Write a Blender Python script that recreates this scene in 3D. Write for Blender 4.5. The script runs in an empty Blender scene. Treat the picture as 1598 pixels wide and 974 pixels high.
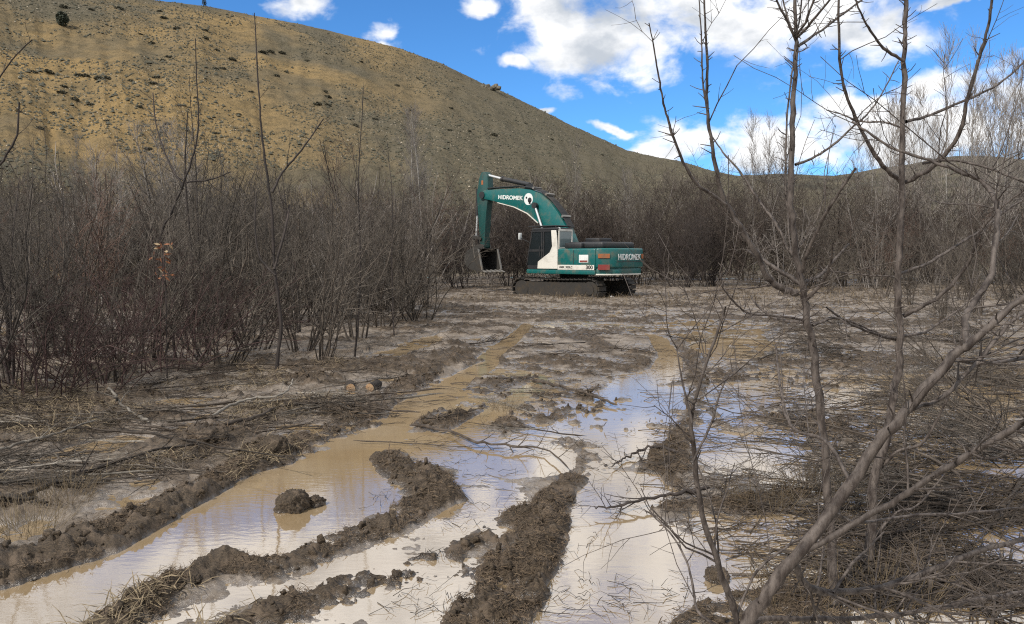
import bpy, bmesh, math, random
import numpy as np
from mathutils import Vector, Matrix, Euler
R = math.radians
scene = bpy.context.scene
COL = scene.collection

# ------------------------------------------------------------------ camera
W, H, F, HZ = 1598.0, 974.0, 1207.0, 400.0
CAMZ = 1.7
PITCH = math.atan((H / 2 - HZ) / F)
cam_d = bpy.data.cameras.new('camera')
cam = bpy.data.objects.new('camera', cam_d); COL.objects.link(cam)
cam.location = (0, 0, CAMZ); cam.rotation_euler = (R(90) - PITCH, 0, 0)
cam_d.sensor_width = 36; cam_d.lens = 36 * F / W
cam_d.clip_start = 0.05; cam_d.clip_end = 6000
scene.camera = cam

# ------------------------------------------------------------------ light, sky, exposure
SUN = Vector((-0.55, -0.62, 0.80)).normalized()
SKY_STRENGTH, CLOUD_STRENGTH, SUN_STRENGTH = 0.112, 0.76, 3.3
sun_d = bpy.data.lights.new('sun', 'SUN'); sun_d.energy = SUN_STRENGTH; sun_d.angle = R(1.5); sun_d.color = (1.0, 0.94, 0.85)
sun = bpy.data.objects.new('sun', sun_d); COL.objects.link(sun)
sun.rotation_euler = (-SUN).to_track_quat('-Z', 'Y').to_euler()
scene.view_settings.view_transform = 'Standard'
scene.view_settings.look = 'None'
scene.view_settings.exposure = 0.45
scene.view_settings.gamma = 1.0
scene.cycles.use_denoising = False
scene.cycles.pixel_filter_type = 'BLACKMAN_HARRIS'; scene.cycles.filter_width = 1.15
scene.cycles.sample_clamp_indirect = 3.0; scene.cycles.sample_clamp_direct = 4.0


def ray(px, py):
    v = Vector(((px - W / 2) / F, 1.0, (H / 2 - py) / F))
    c, s = math.cos(-PITCH), math.sin(-PITCH)
    return Vector((v.x, v.y * c - v.z * s, v.y * s + v.z * c))


def gp(px, py, z=0.0):
    d = ray(px, py); t = (z - CAMZ) / d.z
    return Vector((d.x * t, d.y * t, z))


def at(px, py, Y):
    d = ray(px, py); t = Y / d.y
    return Vector((d.x * t, Y, CAMZ + d.z * t))


class NT:
    """small helper for writing node trees"""
    def __init__(s, tree):
        s.t = tree; tree.nodes.clear()

    def n(s, typ, **kw):
        nd = s.t.nodes.new(typ)
        for k, v in kw.items():
            setattr(nd, k, v)
        return nd

    def put(s, sock, v):
        if isinstance(v, bpy.types.NodeSocket):
            s.t.links.new(v, sock)
        else:
            sock.default_value = v

    def m(s, op, a, b=0.0, c=None, clamp=False):
        nd = s.n('ShaderNodeMath', operation=op, use_clamp=clamp)
        s.put(nd.inputs[0], a); s.put(nd.inputs[1], b)
        if c is not None:
            s.put(nd.inputs[2], c)
        return nd.outputs[0]

    def v(s, op, a, b=(0, 0, 0)):
        nd = s.n('ShaderNodeVectorMath', operation=op)
        s.put(nd.inputs[0], a); s.put(nd.inputs[1], b)
        return nd.outputs['Value' if op in ('DOT_PRODUCT', 'LENGTH') else 'Vector']

    def ss(s, x, a, b):
        nd = s.n('ShaderNodeMapRange', interpolation_type='SMOOTHSTEP')
        s.put(nd.inputs['Value'], x); s.put(nd.inputs['From Min'], a); s.put(nd.inputs['From Max'], b)
        return nd.outputs['Result']

    def noise(s, vec, scale, detail=4.0, rough=0.5, dist=0.0):
        nd = s.n('ShaderNodeTexNoise')
        if vec is not None:
            s.put(nd.inputs['Vector'], vec)
        nd.inputs['Scale'].default_value = scale; nd.inputs['Detail'].default_value = detail
        nd.inputs['Roughness'].default_value = rough; nd.inputs['Distortion'].default_value = dist
        return nd.outputs['Fac']

    def mix(s, f, a, b):
        nd = s.n('ShaderNodeMix', data_type='RGBA')
        s.put(nd.inputs['Factor'], f)
        for sock, val in ((nd.inputs[6], a), (nd.inputs[7], b)):
            s.put(sock, val if isinstance(val, bpy.types.NodeSocket) else (*val[:3], 1.0))
        return nd.outputs[2]

    def scale(s, vec, xyz):
        return s.v('MULTIPLY', vec, xyz)


world = bpy.data.worlds.new('World'); scene.world = world; world.use_nodes = True
wn = NT(world.node_tree)
tc = wn.n('ShaderNodeTexCoord').outputs['Generated']
sky = wn.n('ShaderNodeTexSky', sky_type='NISHITA', sun_disc=False)
sky.sun_elevation = math.asin(SUN.z); sky.sun_rotation = math.atan2(SUN.x, SUN.y)
sky.altitude = 1200; sky.air_density = 1.0; sky.dust_density = 0.2; sky.ozone_density = 3.0
tint = wn.n('ShaderNodeMix', data_type='RGBA', blend_type='MULTIPLY')
tint.inputs['Factor'].default_value = 1.0
wn.t.links.new(sky.outputs[0], tint.inputs[6]); tint.inputs[7].default_value = (0.42, 0.80, 1.12, 1)
bg_sky = wn.n('ShaderNodeBackground'); wn.t.links.new(tint.outputs[2], bg_sky.inputs[0]); bg_sky.inputs[1].default_value = SKY_STRENGTH
sep = wn.n('ShaderNodeSeparateXYZ'); wn.t.links.new(tc, sep.inputs[0])
dx, dy, dz = sep.outputs
az = wn.m('ARCTAN2', dx, dy); el = wn.m('ARCSINE', dz)
warp = wn.m('MULTIPLY', wn.m('SUBTRACT', wn.noise(tc, 9.0, 5, 0.55), 0.5), 0.10)
az_w = wn.m('ADD', az, warp); el_w = wn.m('ADD', el, wn.m('MULTIPLY', wn.m('SUBTRACT', wn.noise(wn.v('ADD', tc, (3.1, 1.7, 0.4)), 9.0, 5, 0.55), 0.5), 0.07))
CLOUDS = [(925, 62, 130, 70), (868, 30, 80, 58), (1000, 98, 58, 34), (1210, 25, 200, 66), (1345, 45, 95, 66), (1110, 0, 120, 46),
          (470, 11, 66, 19), (596, 43, 44, 18), (585, 66, 60, 17), (752, 15, 34, 22),
          (1095, 222, 100, 34), (1040, 240, 70, 22), (1210, 226, 190, 56), (1400, 196, 210, 74), (1570, 196, 170, 78),
          (1440, 128, 70, 28), (862, 178, 18, 7), (975, 205, 30, 9), (1500, 2, 60, 8), (1330, 160, 70, 22), (800, 95, 40, 14)]
mask = None
for (px, py, sx, sy) in CLOUDS:
    d = ray(px, py).normalized()
    a0, e0 = math.atan2(d.x, d.y), math.asin(d.z)
    u = wn.m('MULTIPLY', wn.m('SUBTRACT', az_w, a0), F / sx * math.cos(e0)); vv = wn.m('MULTIPLY', wn.m('SUBTRACT', el_w, e0), F / sy)
    dist = wn.m('SQRT', wn.m('ADD', wn.m('MULTIPLY', u, u), wn.m('MULTIPLY', vv, vv)))
    b = wn.m('MAXIMUM', wn.m('SUBTRACT', 1.0, dist), -1.0)
    mask = b if mask is None else wn.m('MAXIMUM', mask, b)
# the same kind of cumulus field carries on over the rest of the dome
field = wn.m('MULTIPLY', wn.m('SUBTRACT', wn.noise(wn.scale(tc, (1, 1, 1.5)), 3.2, 3, 0.5), 0.31), 5.0)
beyond = wn.m('MAXIMUM', wn.ss(el, R(16.8), R(20.5)), wn.ss(wn.m('ABSOLUTE', az), R(34.5), R(41)))
mm = wn.n('ShaderNodeMix', data_type='FLOAT'); wn.put(mm.inputs[0], beyond); wn.put(mm.inputs[2], mask); wn.put(mm.inputs[3], field)
tcs = wn.scale(tc, (1, 1, 1.6))
puff = wn.noise(tcs, 14.0, 9, 0.58, 0.3)
dens = wn.m('ADD', wn.m('MULTIPLY', mm.outputs[0], 0.85), wn.m('MULTIPLY', wn.m('SUBTRACT', puff, 0.5), 2.1))
cover = wn.ss(dens, -0.04, 0.62)
shade = wn.ss(wn.m('ADD', wn.m('MULTIPLY', wn.noise(wn.v('ADD', tcs, (0.02, 0, -0.045)), 11.0, 7, 0.55), 1.0), wn.m('MULTIPLY', dens, -0.10)), 0.24, 0.54)
ccol = wn.mix(shade, (0.56, 0.61, 0.68), (1.12, 1.12, 1.12))
bg_c = wn.n('ShaderNodeBackground'); wn.put(bg_c.inputs[0], ccol); bg_c.inputs[1].default_value = CLOUD_STRENGTH
ms = wn.n('ShaderNodeMixShader'); wn.put(ms.inputs[0], wn.m('MULTIPLY', cover, wn.ss(dz, -0.02, 0.01)))
wn.t.links.new(bg_sky.outputs[0], ms.inputs[1]); wn.t.links.new(bg_c.outputs[0], ms.inputs[2])
wo = wn.n('ShaderNodeOutputWorld'); wn.t.links.new(ms.outputs[0], wo.inputs[0])

# ------------------------------------------------------------------ helpers: objects


def tag(o, label=None, cat=None, group=None, kind=None):
    for k, v in (('label', label), ('category', cat), ('group', group), ('kind', kind)):
        if v:
            o[k] = v
    return o


def link(name, mesh, mat=None, parent=None):
    o = bpy.data.objects.new(name, mesh)
    COL.objects.link(o)
    if mat is not None and mesh is not None:
        mesh.materials.clear(); mesh.materials.append(mat)
    if parent is not None:
        o.parent = parent
    return o


def empty(name, loc=(0, 0, 0), rz=0.0):
    o = bpy.data.objects.new(name, None); COL.objects.link(o)
    o.location = loc; o.rotation_euler = (0, 0, rz); o.empty_display_size = 0.2
    return o


def np_mesh(name, verts, faces, smooth=True):
    me = bpy.data.meshes.new(name)
    verts = np.asarray(verts, np.float32); faces = np.asarray(faces, np.int32)
    nf, k = faces.shape
    me.vertices.add(len(verts)); me.vertices.foreach_set('co', verts.ravel())
    me.loops.add(nf * k); me.loops.foreach_set('vertex_index', faces.ravel())
    me.polygons.add(nf); me.polygons.foreach_set('loop_start', np.arange(0, nf * k, k, dtype=np.int32))
    try:
        me.polygons.foreach_set('loop_total', np.full(nf, k, np.int32))
    except Exception:
        pass
    if smooth:
        me.polygons.foreach_set('use_smooth', np.ones(nf, bool))
    me.update(calc_edges=True); me.validate()
    return me


def copy_tree(o, parent=None):
    c = o.copy(); COL.objects.link(c); c.parent = parent
    for ch in list(o.children):
        copy_tree(ch, c)
    return c


# ------------------------------------------------------------------ helpers: noise
_pr = np.random.RandomState(7)
_G = _pr.rand(256, 256).astype(np.float64) * 2 - 1


def vnoise(x, y, seed=0):
    x = x + seed * 17.37; y = y + seed * 9.71
    xi = np.floor(x).astype(int); yi = np.floor(y).astype(int)
    fx = x - xi; fy = y - yi
    fx = fx * fx * fx * (fx * (fx * 6 - 15) + 10); fy = fy * fy * fy * (fy * (fy * 6 - 15) + 10)
    a = _G[xi & 255, yi & 255]; b = _G[(xi + 1) & 255, yi & 255]; c = _G[xi & 255, (yi + 1) & 255]; d = _G[(xi + 1) & 255, (yi + 1) & 255]
    return (a * (1 - fx) + b * fx) * (1 - fy) + (c * (1 - fx) + d * fx) * fy


def fbm(x, y, oct=4, seed=0, gain=0.5):
    s = 0; a = 1; t = 0
    for k in range(oct):
        s = s + a * vnoise(x, y, seed + k * 3.3); t += a; a *= gain
        x, y = (x * 0.8 - y * 0.6) * 2.03, (x * 0.6 + y * 0.8) * 2.03
    return s / t * 1.5


def sstep(x, a, b):
    t = np.clip((x - a) / (b - a), 0, 1)
    return t * t * (3 - 2 * t)


def seg_dist(X, Y, P, closed=False):
    """distance of points to a polyline, and where along it (0..1)"""
    best = np.full(X.shape, 1e9); n = len(P)
    for i in range(n if closed else n - 1):
        ax, ay = P[i][:2]; bx, by = P[(i + 1) % n][:2]
        ex, ey = bx - ax, by - ay; L = ex * ex + ey * ey + 1e-12
        t = np.clip(((X - ax) * ex + (Y - ay) * ey) / L, 0, 1)
        best = np.minimum(best, np.hypot(X - ax - t * ex, Y - ay - t * ey))
    return best


def in_poly(X, Y, P):
    ins = np.zeros(X.shape, bool); n = len(P)
    for i in range(n):
        ax, ay = P[i][:2]; bx, by = P[(i + 1) % n][:2]
        if abs(by - ay) < 1e-12:
            continue
        c = ((ay > Y) != (by > Y)) & (X < (bx - ax) * (Y - ay) / (by - ay) + ax)
        ins ^= c
    return ins


# ------------------------------------------------------------------ materials


def material(name):
    m = bpy.data.materials.new(name); m.use_nodes = True
    t = NT(m.node_tree)
    out = t.n('ShaderNodeOutputMaterial'); bs = t.n('ShaderNodeBsdfPrincipled')
    t.t.links.new(bs.outputs[0], out.inputs[0])
    return m, t, bs


def bump(t, bs, h, strength, dist):
    b = t.n('ShaderNodeBump'); b.inputs['Strength'].default_value = strength; b.inputs['Distance'].default_value = dist
    t.put(b.inputs['Height'], h); t.t.links.new(b.outputs[0], bs.inputs['Normal'])


def bark(name, c1, c2, scale=9.0, rough=0.75, var=0.5):
    m, t, bs = material(name)
    oc = t.n('ShaderNodeTexCoord').outputs['Object']
    rnd = t.n('ShaderNodeObjectInfo').outputs['Random']
    n = t.noise(t.scale(oc, (1, 1, 0.35)), scale, 5, 0.6)
    c = t.mix(t.ss(n, 0.3, 0.7), c1, c2)
    hv = t.n('ShaderNodeHueSaturation'); t.put(hv.inputs['Color'], c)
    t.put(hv.inputs['Value'], t.m('ADD', 1.0 - var / 2, t.m('MULTIPLY', rnd, var)))
    t.t.links.new(hv.outputs[0], bs.inputs['Base Color'])
    bs.inputs['Roughness'].default_value = rough
    bs.inputs['Specular IOR Level'].default_value = 0.3
    bump(t, bs, t.noise(t.scale(oc, (1, 1, 0.3)), scale * 6, 4, 0.6), 0.5, 0.004)
    return m


def paint(name, col, rough=0.4, dirt=0.25, dirt_col=(0.13, 0.095, 0.06), metal=0.0, scale=2.0, low=None):
    m, t, bs = material(name)
    oc = t.n('ShaderNodeTexCoord').outputs['Object']
    n = t.noise(oc, scale, 8, 0.65)
    f = t.m('MULTIPLY', t.ss(n, 0.45, 0.72), dirt)
    n2 = t.noise(t.scale(oc, (1, 1, 0.25)), scale * 7, 4, 0.6)
    f = t.m('MAXIMUM', f, t.m('MULTIPLY', t.ss(n2, 0.6, 0.75), dirt * 0.8))
    t.put(bs.inputs['Base Color'], t.mix(f, col, dirt_col))
    t.put(bs.inputs['Roughness'], t.m('ADD', rough, t.m('MULTIPLY', f, 0.5)))
    bs.inputs['Metallic'].default_value = metal
    return m
# ------------------------------------------------------------------ ground relief


def G(lst):
    return [gp(px, py) for px, py in lst]


POOLS = [  # outline in photo pixels, depth, edge roughness
    ([(-250, 1010), (-120, 950), (0, 922), (120, 882), (190, 866), (290, 802), (400, 738), (500, 716), (545, 690), (600, 664), (620, 632), (680, 602), (740, 570),
      (778, 556), (776, 570), (722, 602), (692, 632), (645, 657), (590, 700), (572, 718), (602, 760), (600, 786), (540, 815), (430, 872), (335, 874), (240, 905), (150, 965), (60, 1010)], .13, .03),
    ([(640, 712), (690, 682), (760, 640), (810, 610), (850, 583), (838, 608), (792, 645), (725, 692), (680, 716)], .10, .03),
    ([(742, 560), (780, 534), (818, 504), (832, 508), (800, 542), (770, 562)], .08, .05),
    ([(800, 1100), (835, 985), (870, 900), (888, 830), (905, 772), (930, 735), (1020, 738), (1058, 768), (1004, 800), (1090, 850), (1112, 920), (1070, 945), (1015, 985), (1000, 1100)], .10, .04),
    ([(690, 728), (760, 694), (850, 662), (945, 640), (940, 618), (962, 588), (1010, 578), (1066, 600), (1072, 655), (1040, 690), (1004, 722), (930, 738), (892, 742), (800, 745)], .035, .10),
    ([(1008, 520), (1040, 528), (1066, 560), (1060, 592), (1008, 584), (1030, 556)], .07, .06),
    ([(585, 1010), (640, 930), (760, 882), (832, 812), (822, 852), (745, 902), (705, 960), (690, 1010)], .05, .05),
    ([(440, 930), (520, 880), (640, 845), (700, 790), (720, 760), (800, 770), (790, 800), (700, 850), (580, 890), (480, 925)], .022, .07),
    ([(40, 724), (100, 700), (190, 678), (258, 684), (200, 706), (120, 720)], .06, .05),
    ([(1090, 640), (1180, 655), (1255, 680), (1240, 745), (1090, 725), (1070, 680)], .03, .10),
    ([(1085, 800), (1170, 812), (1255, 808), (1240, 845), (1130, 870), (1095, 840)], .04, .08),
    ([(1490, 735), (1600, 712), (1720, 720), (1700, 780), (1520, 772)], .05, .08),
    ([(1060, 880), (1180, 870), (1300, 890), (1260, 925), (1110, 925)], .03, .08),
    ([(1060, 525), (1190, 520), (1200, 555), (1090, 560)], .025, .2),
    ([(560, 560), (640, 530), (700, 515), (690, 535), (620, 560)], .022, .2),
]
POOLS = [(G(p), d, e) for p, d, e in POOLS]
RIDGES = [  # centre line in photo pixels, half width m, height m
    ([(-120, 925), (0, 893), (100, 868), (200, 832), (280, 797), (350, 758), (408, 728)], .16, .13),
    ([(60, 1010), (140, 985), (260, 925), (330, 882), (430, 884), (520, 852), (620, 812), (690, 776)], .12, .12),
    ([(690, 776), (655, 742), (620, 730), (590, 716)], .15, .13),
    ([(330, 880), (355, 882)], .12, .09),
    ([(330, 1010), (420, 965), (520, 925), (640, 890), (740, 850), (800, 815)], .10, .08),
    ([(720, 1030), (762, 960), (805, 908), (840, 860), (858, 815)], .15, .16),
    ([(862, 800), (880, 760), (910, 725), (916, 700), (880, 690)], .10, .07),
    ([(985, 790), (1060, 792), (1150, 792), (1245, 775)], .10, .09),
    ([(1030, 765), (1042, 705), (1076, 665), (1090, 605), (1082, 560), (1060, 535)], .12, .08),
    ([(1020, 985), (1080, 960), (1180, 950), (1320, 940)], .20, .12),
    ([(305, 700), (330, 688), (365, 690)], .14, .16),
    ([(410, 705), (450, 705)], .14, .15),
    ([(360, 690), (430, 708), (480, 690), (560, 660), (592, 640), (640, 600), (700, 570), (735, 552)], .13, .07),
    ([(690, 665), (760, 610), (800, 590), (850, 560)], .20, .03),
    ([(850, 575), (900, 600), (960, 640)], .18, .03),
    ([(890, 520), (940, 545), (990, 560)], .25, .04),
    ([(640, 470), (760, 490), (830, 500), (860, 490)], .5, .05),
    ([(830, 500), (900, 490), (1010, 500), (1080, 495), (1200, 500)], .5, .06),
    ([(0, 780), (120, 745), (240, 720), (300, 700)], .25, .05),
]
RIDGES = [(G(p), w, h) for p, w, h in RIDGES]
LEFT_BANK = G([(-900, 1000), (-120, 935), (0, 905), (200, 845), (300, 795), (410, 733), (540, 680), (610, 640), (700, 595), (750, 560), (700, 512), (560, 540), (400, 560), (-900, 575)])


def relief(x, y):
    fb1 = fbm(x * .35, y * .35, 3, 1); fb2 = fbm(x * 1.4, y * 1.4, 3, 2); fb3 = fbm(x * 5.5, y * 5.5, 4, 3, .55); fb4 = fbm(x * 26, y * 26, 3, 4, .6)
    far = sstep(y, 14, 30)
    h = -.001 + .022 * fb1 + .018 * fb2 + (.020 + .02 * far) * fb3 + .007 * fb4 * (1 - far) + .004 * far + .014 * sstep(y, 8, 16)
    hum = np.zeros_like(h)
    dl = seg_dist(x, y, LEFT_BANK, True) * np.where(in_poly(x, y, LEFT_BANK), 1, -1)
    lb = sstep(dl + .08 * fb3, -.05, .35)
    h = h + lb * (.034 + .028 * fb2 + .012 * fb3); hum = np.maximum(hum, lb * (.35 + .3 * fb2))
    rb = sstep(x - .18 * y, .5, 1.2) * sstep(y, 2, 3)
    h = h - .012 * rb * (1 - sstep(y, 9, 14))
    wild = 1 + .55 * fbm(x * 3.3, y * 3.3, 3, 9)
    gaps = fbm(x * .9, y * .9, 3, 14)
    for P, w, ht in RIDGES:
        d = seg_dist(x, y, P) + .05 * fb2
        d = d + .10 * fb3 + .05 * fb2
        g = np.exp(-(d / (w * 1.35)) ** 2)
        brk = sstep(gaps, -.55, .15) if ht < .07 else .68 + .32 * sstep(gaps, -.7, .1)
        h = h + ht * .44 * g * brk * np.clip(wild + .4 * fb3, .3, 1.7); hum = np.maximum(hum, brk * sstep(g + .16 * fb3, .06, .5) * (.55 + 4 * ht))
    mat_ = sstep(fbm(x * .75 + .4 * y, y * .95, 4, 16, .6), .02, .36) * sstep(y, 5.5, 8)       # trampled mats of debris
    streak = sstep(fbm(x * .5, y * 2.6, 4, 17, .6), .22, .5) * sstep(y, 6, 9)
    pat = np.maximum(mat_, streak) * (.55 + .35 * fb3)
    hum = np.maximum(hum, np.clip(pat * 1.15, 0, .9)); h = h + .030 * pat * np.clip(.6 + fb3, 0, 1.5)
    for P, dep, e in POOLS:
        lo = np.array([[p.x, p.y] for p in P]); m = (x > lo[:, 0].min() - 1) & (x < lo[:, 0].max() + 1) & (y > lo[:, 1].min() - 1) & (y < lo[:, 1].max() + 1)
        if not m.any():
            continue
        xs, ys = x[m], y[m]
        d = seg_dist(xs, ys, P, True) * np.where(in_poly(xs, ys, P), 1, -1) + e * (fb3[m] + .6 * fb2[m])
        s = sstep(d, -.05, .09)
        s = s * (1 - .55 * (hum[m] > .75) * (dep < .06))
        tgt = -dep + (.026 if dep < .06 else .006 if dep > .12 else .05) * (fb3[m] + .7 * fb2[m])
        h[m] = h[m] * (1 - s) + tgt * s
        hum[m] *= 1 - s
    lumps = np.abs(fbm(x * 9, y * 9, 4, 11, .6)) + .4 * np.abs(fbm(x * 30, y * 30, 2, 12, .6)) * (1 - far)
    billow = 1 - np.abs(fbm(x * 6.5, y * 6.5, 3, 15, .55)) * 1.3
    h = h + hum * ((lumps - .25) * .036 + (billow - .6) * .04)
    return h, np.clip(hum, 0, 1)


def polar(n_r, n_a, r0, r1, a0, a1):
    rr = np.exp(np.linspace(math.log(r0), math.log(r1), n_r)); aa = np.linspace(a0, a1, n_a)
    A, RR = np.meshgrid(aa, rr)
    return RR * np.sin(A), RR * np.cos(A)


def grid_faces(nr, nc):
    i = np.arange(nr * nc).reshape(nr, nc)
    return np.stack([i[:-1, :-1], i[:-1, 1:], i[1:, 1:], i[1:, :-1]], -1).reshape(-1, 4)


FAN = R(44)
gx, gy = polar(760, 700, 1.3, 62, -FAN, FAN)
gh, ghum = relief(gx, gy)
verts = np.stack([gx, gy, gh], -1).reshape(-1, 3)
me = np_mesh('ground', verts, grid_faces(760, 700)[:, ::-1])
at_ = me.attributes.new('humus', 'FLOAT', 'POINT'); at_.data.foreach_set('value', ghum.astype(np.float32).ravel())


def ground_z(x, y):
    a = np.array([[float(x)]]); b = np.array([[float(y)]])
    return float(relief(a, b)[0][0, 0])


m_mud, t, bs = material('mud')
geo = t.n('ShaderNodeNewGeometry').outputs['Position']
z = t.n('ShaderNodeSeparateXYZ'); t.put(z.inputs[0], geo); z = z.outputs[2]
hu = t.n('ShaderNodeAttribute', attribute_name='humus').outputs['Fac']
n1 = t.noise(geo, 3.0, 6, 0.6); n2 = t.noise(geo, 28.0, 6, 0.65); n3 = t.noise(t.scale(geo, (1, 3.0, 1)), 60.0, 4, 0.7)
silt = t.mix(t.ss(n1, .3, .7), (.118, .092, .068), (.25, .212, .175))
silt = t.mix(t.m('MULTIPLY', t.ss(n2, .45, .75), .7), silt, (.085, .060, .038))
hum_c = t.mix(t.ss(n3, .35, .7), (.022, .015, .009), (.095, .068, .042))
hum_c = t.mix(t.m('MULTIPLY', t.ss(t.noise(geo, 7.0, 5, .65), .48, .66), .75), hum_c, (.125, .092, .064))
f_h = t.ss(t.m('ADD', hu, t.m('MULTIPLY', t.m('SUBTRACT', n2, .5), .6)), .25, .7)
col = t.mix(f_h, silt, hum_c)
lit = t.noise(t.scale(geo, (1.0, 2.2, 1)), 14.0, 6, .7)      # bits of dead grass and leaf trodden into the mud
col = t.mix(t.m('MULTIPLY', t.ss(lit, .58, .70), .75), col, (.045, .03, .02))
t.put(bs.inputs['Base Color'], col)
wet = t.m('MULTIPLY', t.ss(t.m('ADD', z, t.m('MULTIPLY', t.m('SUBTRACT', n2, .5), .05)), .030, .0), t.ss(t.noise(geo, 11.0, 5, .6), .35, .55))
rg = t.m('SUBTRACT', .72, t.m('MULTIPLY', wet, .50))
t.put(bs.inputs['Roughness'], t.m('ADD', rg, t.m('MULTIPLY', f_h, t.m('MULTIPLY', t.m('SUBTRACT', n1, .55), .8))))
bs.inputs['IOR'].default_value = 1.4
t.put(bs.inputs['Coat Weight'], t.m('MULTIPLY', wet, .9)); bs.inputs['Coat Roughness'].default_value = .18; bs.inputs['Coat IOR'].default_value = 1.9
bump(t, bs, t.m('ADD', t.m('MULTIPLY', n2, .8), t.m('MULTIPLY', n3, .6)), .7, .02)
t.t.links.new(bs.inputs['Normal'].links[0].from_socket, bs.inputs['Coat Normal'])
ground = tag(link('ground', me, m_mud), 'churned brown mud and silt with ruts and ridges', kind='structure')

# the plain beyond and around the muddy field
m_pl, t, bs = material('plain')
geo = t.n('ShaderNodeNewGeometry').outputs['Position']
t.put(bs.inputs['Base Color'], t.mix(t.ss(t.noise(geo, .6, 8, .65), .35, .7), (.05, .038, .024), (.15, .11, .065)))
bs.inputs['Roughness'].default_value = .9
V, Fc = [], []
ang = np.linspace(FAN, 2 * math.pi - FAN, 90); rad = np.array([.05, 1.3, 5, 15, 62, 200, 800, 4000])
A, RR = np.meshgrid(ang, rad); V.append(np.stack([RR * np.sin(A), RR * np.cos(A), np.full(A.shape, .03)], -1).reshape(-1, 3)); Fc.append(grid_faces(len(rad), len(ang))[:, ::-1])
ang = np.linspace(-FAN, FAN, 60); rad = np.array([61.5, 90, 200, 800, 4000])
A, RR = np.meshgrid(ang, rad); V.append(np.stack([RR * np.sin(A), RR * np.cos(A), np.full(A.shape, .03)], -1).reshape(-1, 3)); Fc.append(grid_faces(len(rad), len(ang))[:, ::-1] + len(V[0]))
rad = np.array([.05, 1.31])
A, RR = np.meshgrid(ang, rad); V.append(np.stack([RR * np.sin(A), RR * np.cos(A), np.full(A.shape, .03)], -1).reshape(-1, 3)); Fc.append(grid_faces(len(rad), len(ang))[:, ::-1] + len(V[0]) + len(V[1]))
tag(link('plain', np_mesh('plain', np.concatenate(V), np.concatenate(Fc)), m_pl), kind='structure')

# flood water
m_w, t, bs = material('muddy_water')
geo = t.n('ShaderNodeNewGeometry').outputs['Position']
n1 = t.noise(geo, 1.1, 5, .6); n2 = t.noise(t.scale(geo, (1, 2.2, 1)), 9.0, 5, .65)
c = t.mix(t.ss(n1, .3, .7), (.27, .19, .102), (.31, .235, .148))
c = t.mix(t.m('MULTIPLY', t.ss(n2, .60, .72), .4), c, (.21, .15, .09))
t.put(bs.inputs['Base Color'], c)
bs.inputs['Roughness'].default_value = .03; bs.inputs['IOR'].default_value = 4.6
bs.inputs['Specular IOR Level'].default_value = .5
bump(t, bs, t.noise(t.scale(geo, (1, 2.5, 1)), 9.0, 4, .55), .05, .01)
wv = np.array([[-45, .6, 0], [45, .6, 0], [45, 60, 0], [-45, 60, 0]])
tag(link('flood_water', np_mesh('flood_water', wv, [[0, 1, 2, 3]], False), m_w), kind='structure')

# ------------------------------------------------------------------ hills
SKYLINE = [(-2600, 60), (-1500, -60), (-700, -130), (-300, -110), (0, -55), (120, -28), (232, -2), (320, 9), (400, 24), (470, 37), (545, 55), (620, 74), (690, 99), (735, 121), (770, 137), (800, 150), (830, 165),
           (900, 199), (980, 235), (1030, 246), (1060, 251), (1110, 266), (1180, 282), (1300, 302), (1450, 330), (1700, 365), (2300, 395)]
sx = np.array([p[0] for p in SKYLINE], float); sy = np.array([p[1] for p in SKYLINE], float)
na, nr = 620, 250
pxs = np.interp(np.linspace(0, 1, na), [0, .12, .88, 1], [-2600, -120, 1250, 2300])
tt = np.linspace(0, 1.6, nr)
dirs = np.array([[*ray(p, y)] for p, y in zip(pxs, np.interp(pxs, sx, sy))])
dh = np.hypot(dirs[:, 0], dirs[:, 1]); tan_el = dirs[:, 2] / dh
Rc = np.interp(pxs, [-2600, -300, 300, 900, 1300, 2300], [300, 230, 215, 250, 330, 420]); Rf = np.interp(pxs, [-2600, 0, 700, 1200, 2300], [70, 66, 74, 95, 130])
zc = CAMZ + Rc * tan_el
T = tt[:, None]
RR = Rf + T * (Rc - Rf)
prof = np.where(T <= 1, np.clip(T, 0, 1) ** 1.12, 1 - .55 * (T - 1))
HX = RR * dirs[:, 0] / dh; HY = RR * dirs[:, 1] / dh
amp = np.clip(T * 4, 0, 1) * np.where(T < .97, 1, .45)
gul = -np.abs(fbm(pxs[None] * .011 + .35 * T + 0 * HX, T * 1.1 + 0 * HX, 4, 24, .55)) * 1.5 * np.clip(T * 3, 0, 1) * (1 - sstep(T, .70, .97))
HZt = zc * prof + gul + amp * (1.3 * fbm(HX * .03, HY * .03, 3, 21) * (1 - sstep(T, .8, 1)) + .32 * fbm(HX * .22, HY * .22, 4, 22) + .22 * np.abs(fbm(HX * .7, HY * .7, 3, 23)))
hill_me = np_mesh('hillside', np.stack([HX, HY, HZt], -1).reshape(-1, 3), grid_faces(nr, na)[:, ::-1])
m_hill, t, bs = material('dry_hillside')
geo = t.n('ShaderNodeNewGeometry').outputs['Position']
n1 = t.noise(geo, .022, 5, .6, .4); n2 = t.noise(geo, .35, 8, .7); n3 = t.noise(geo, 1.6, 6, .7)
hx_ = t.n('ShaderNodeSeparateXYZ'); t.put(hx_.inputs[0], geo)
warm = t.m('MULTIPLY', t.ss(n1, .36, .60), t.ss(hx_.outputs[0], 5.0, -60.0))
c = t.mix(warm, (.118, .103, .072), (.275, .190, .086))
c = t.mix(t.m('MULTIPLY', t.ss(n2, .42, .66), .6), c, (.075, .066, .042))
c = t.mix(t.m('MULTIPLY', t.ss(n3, .55, .68), .65), c, (.042, .037, .024))
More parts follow.
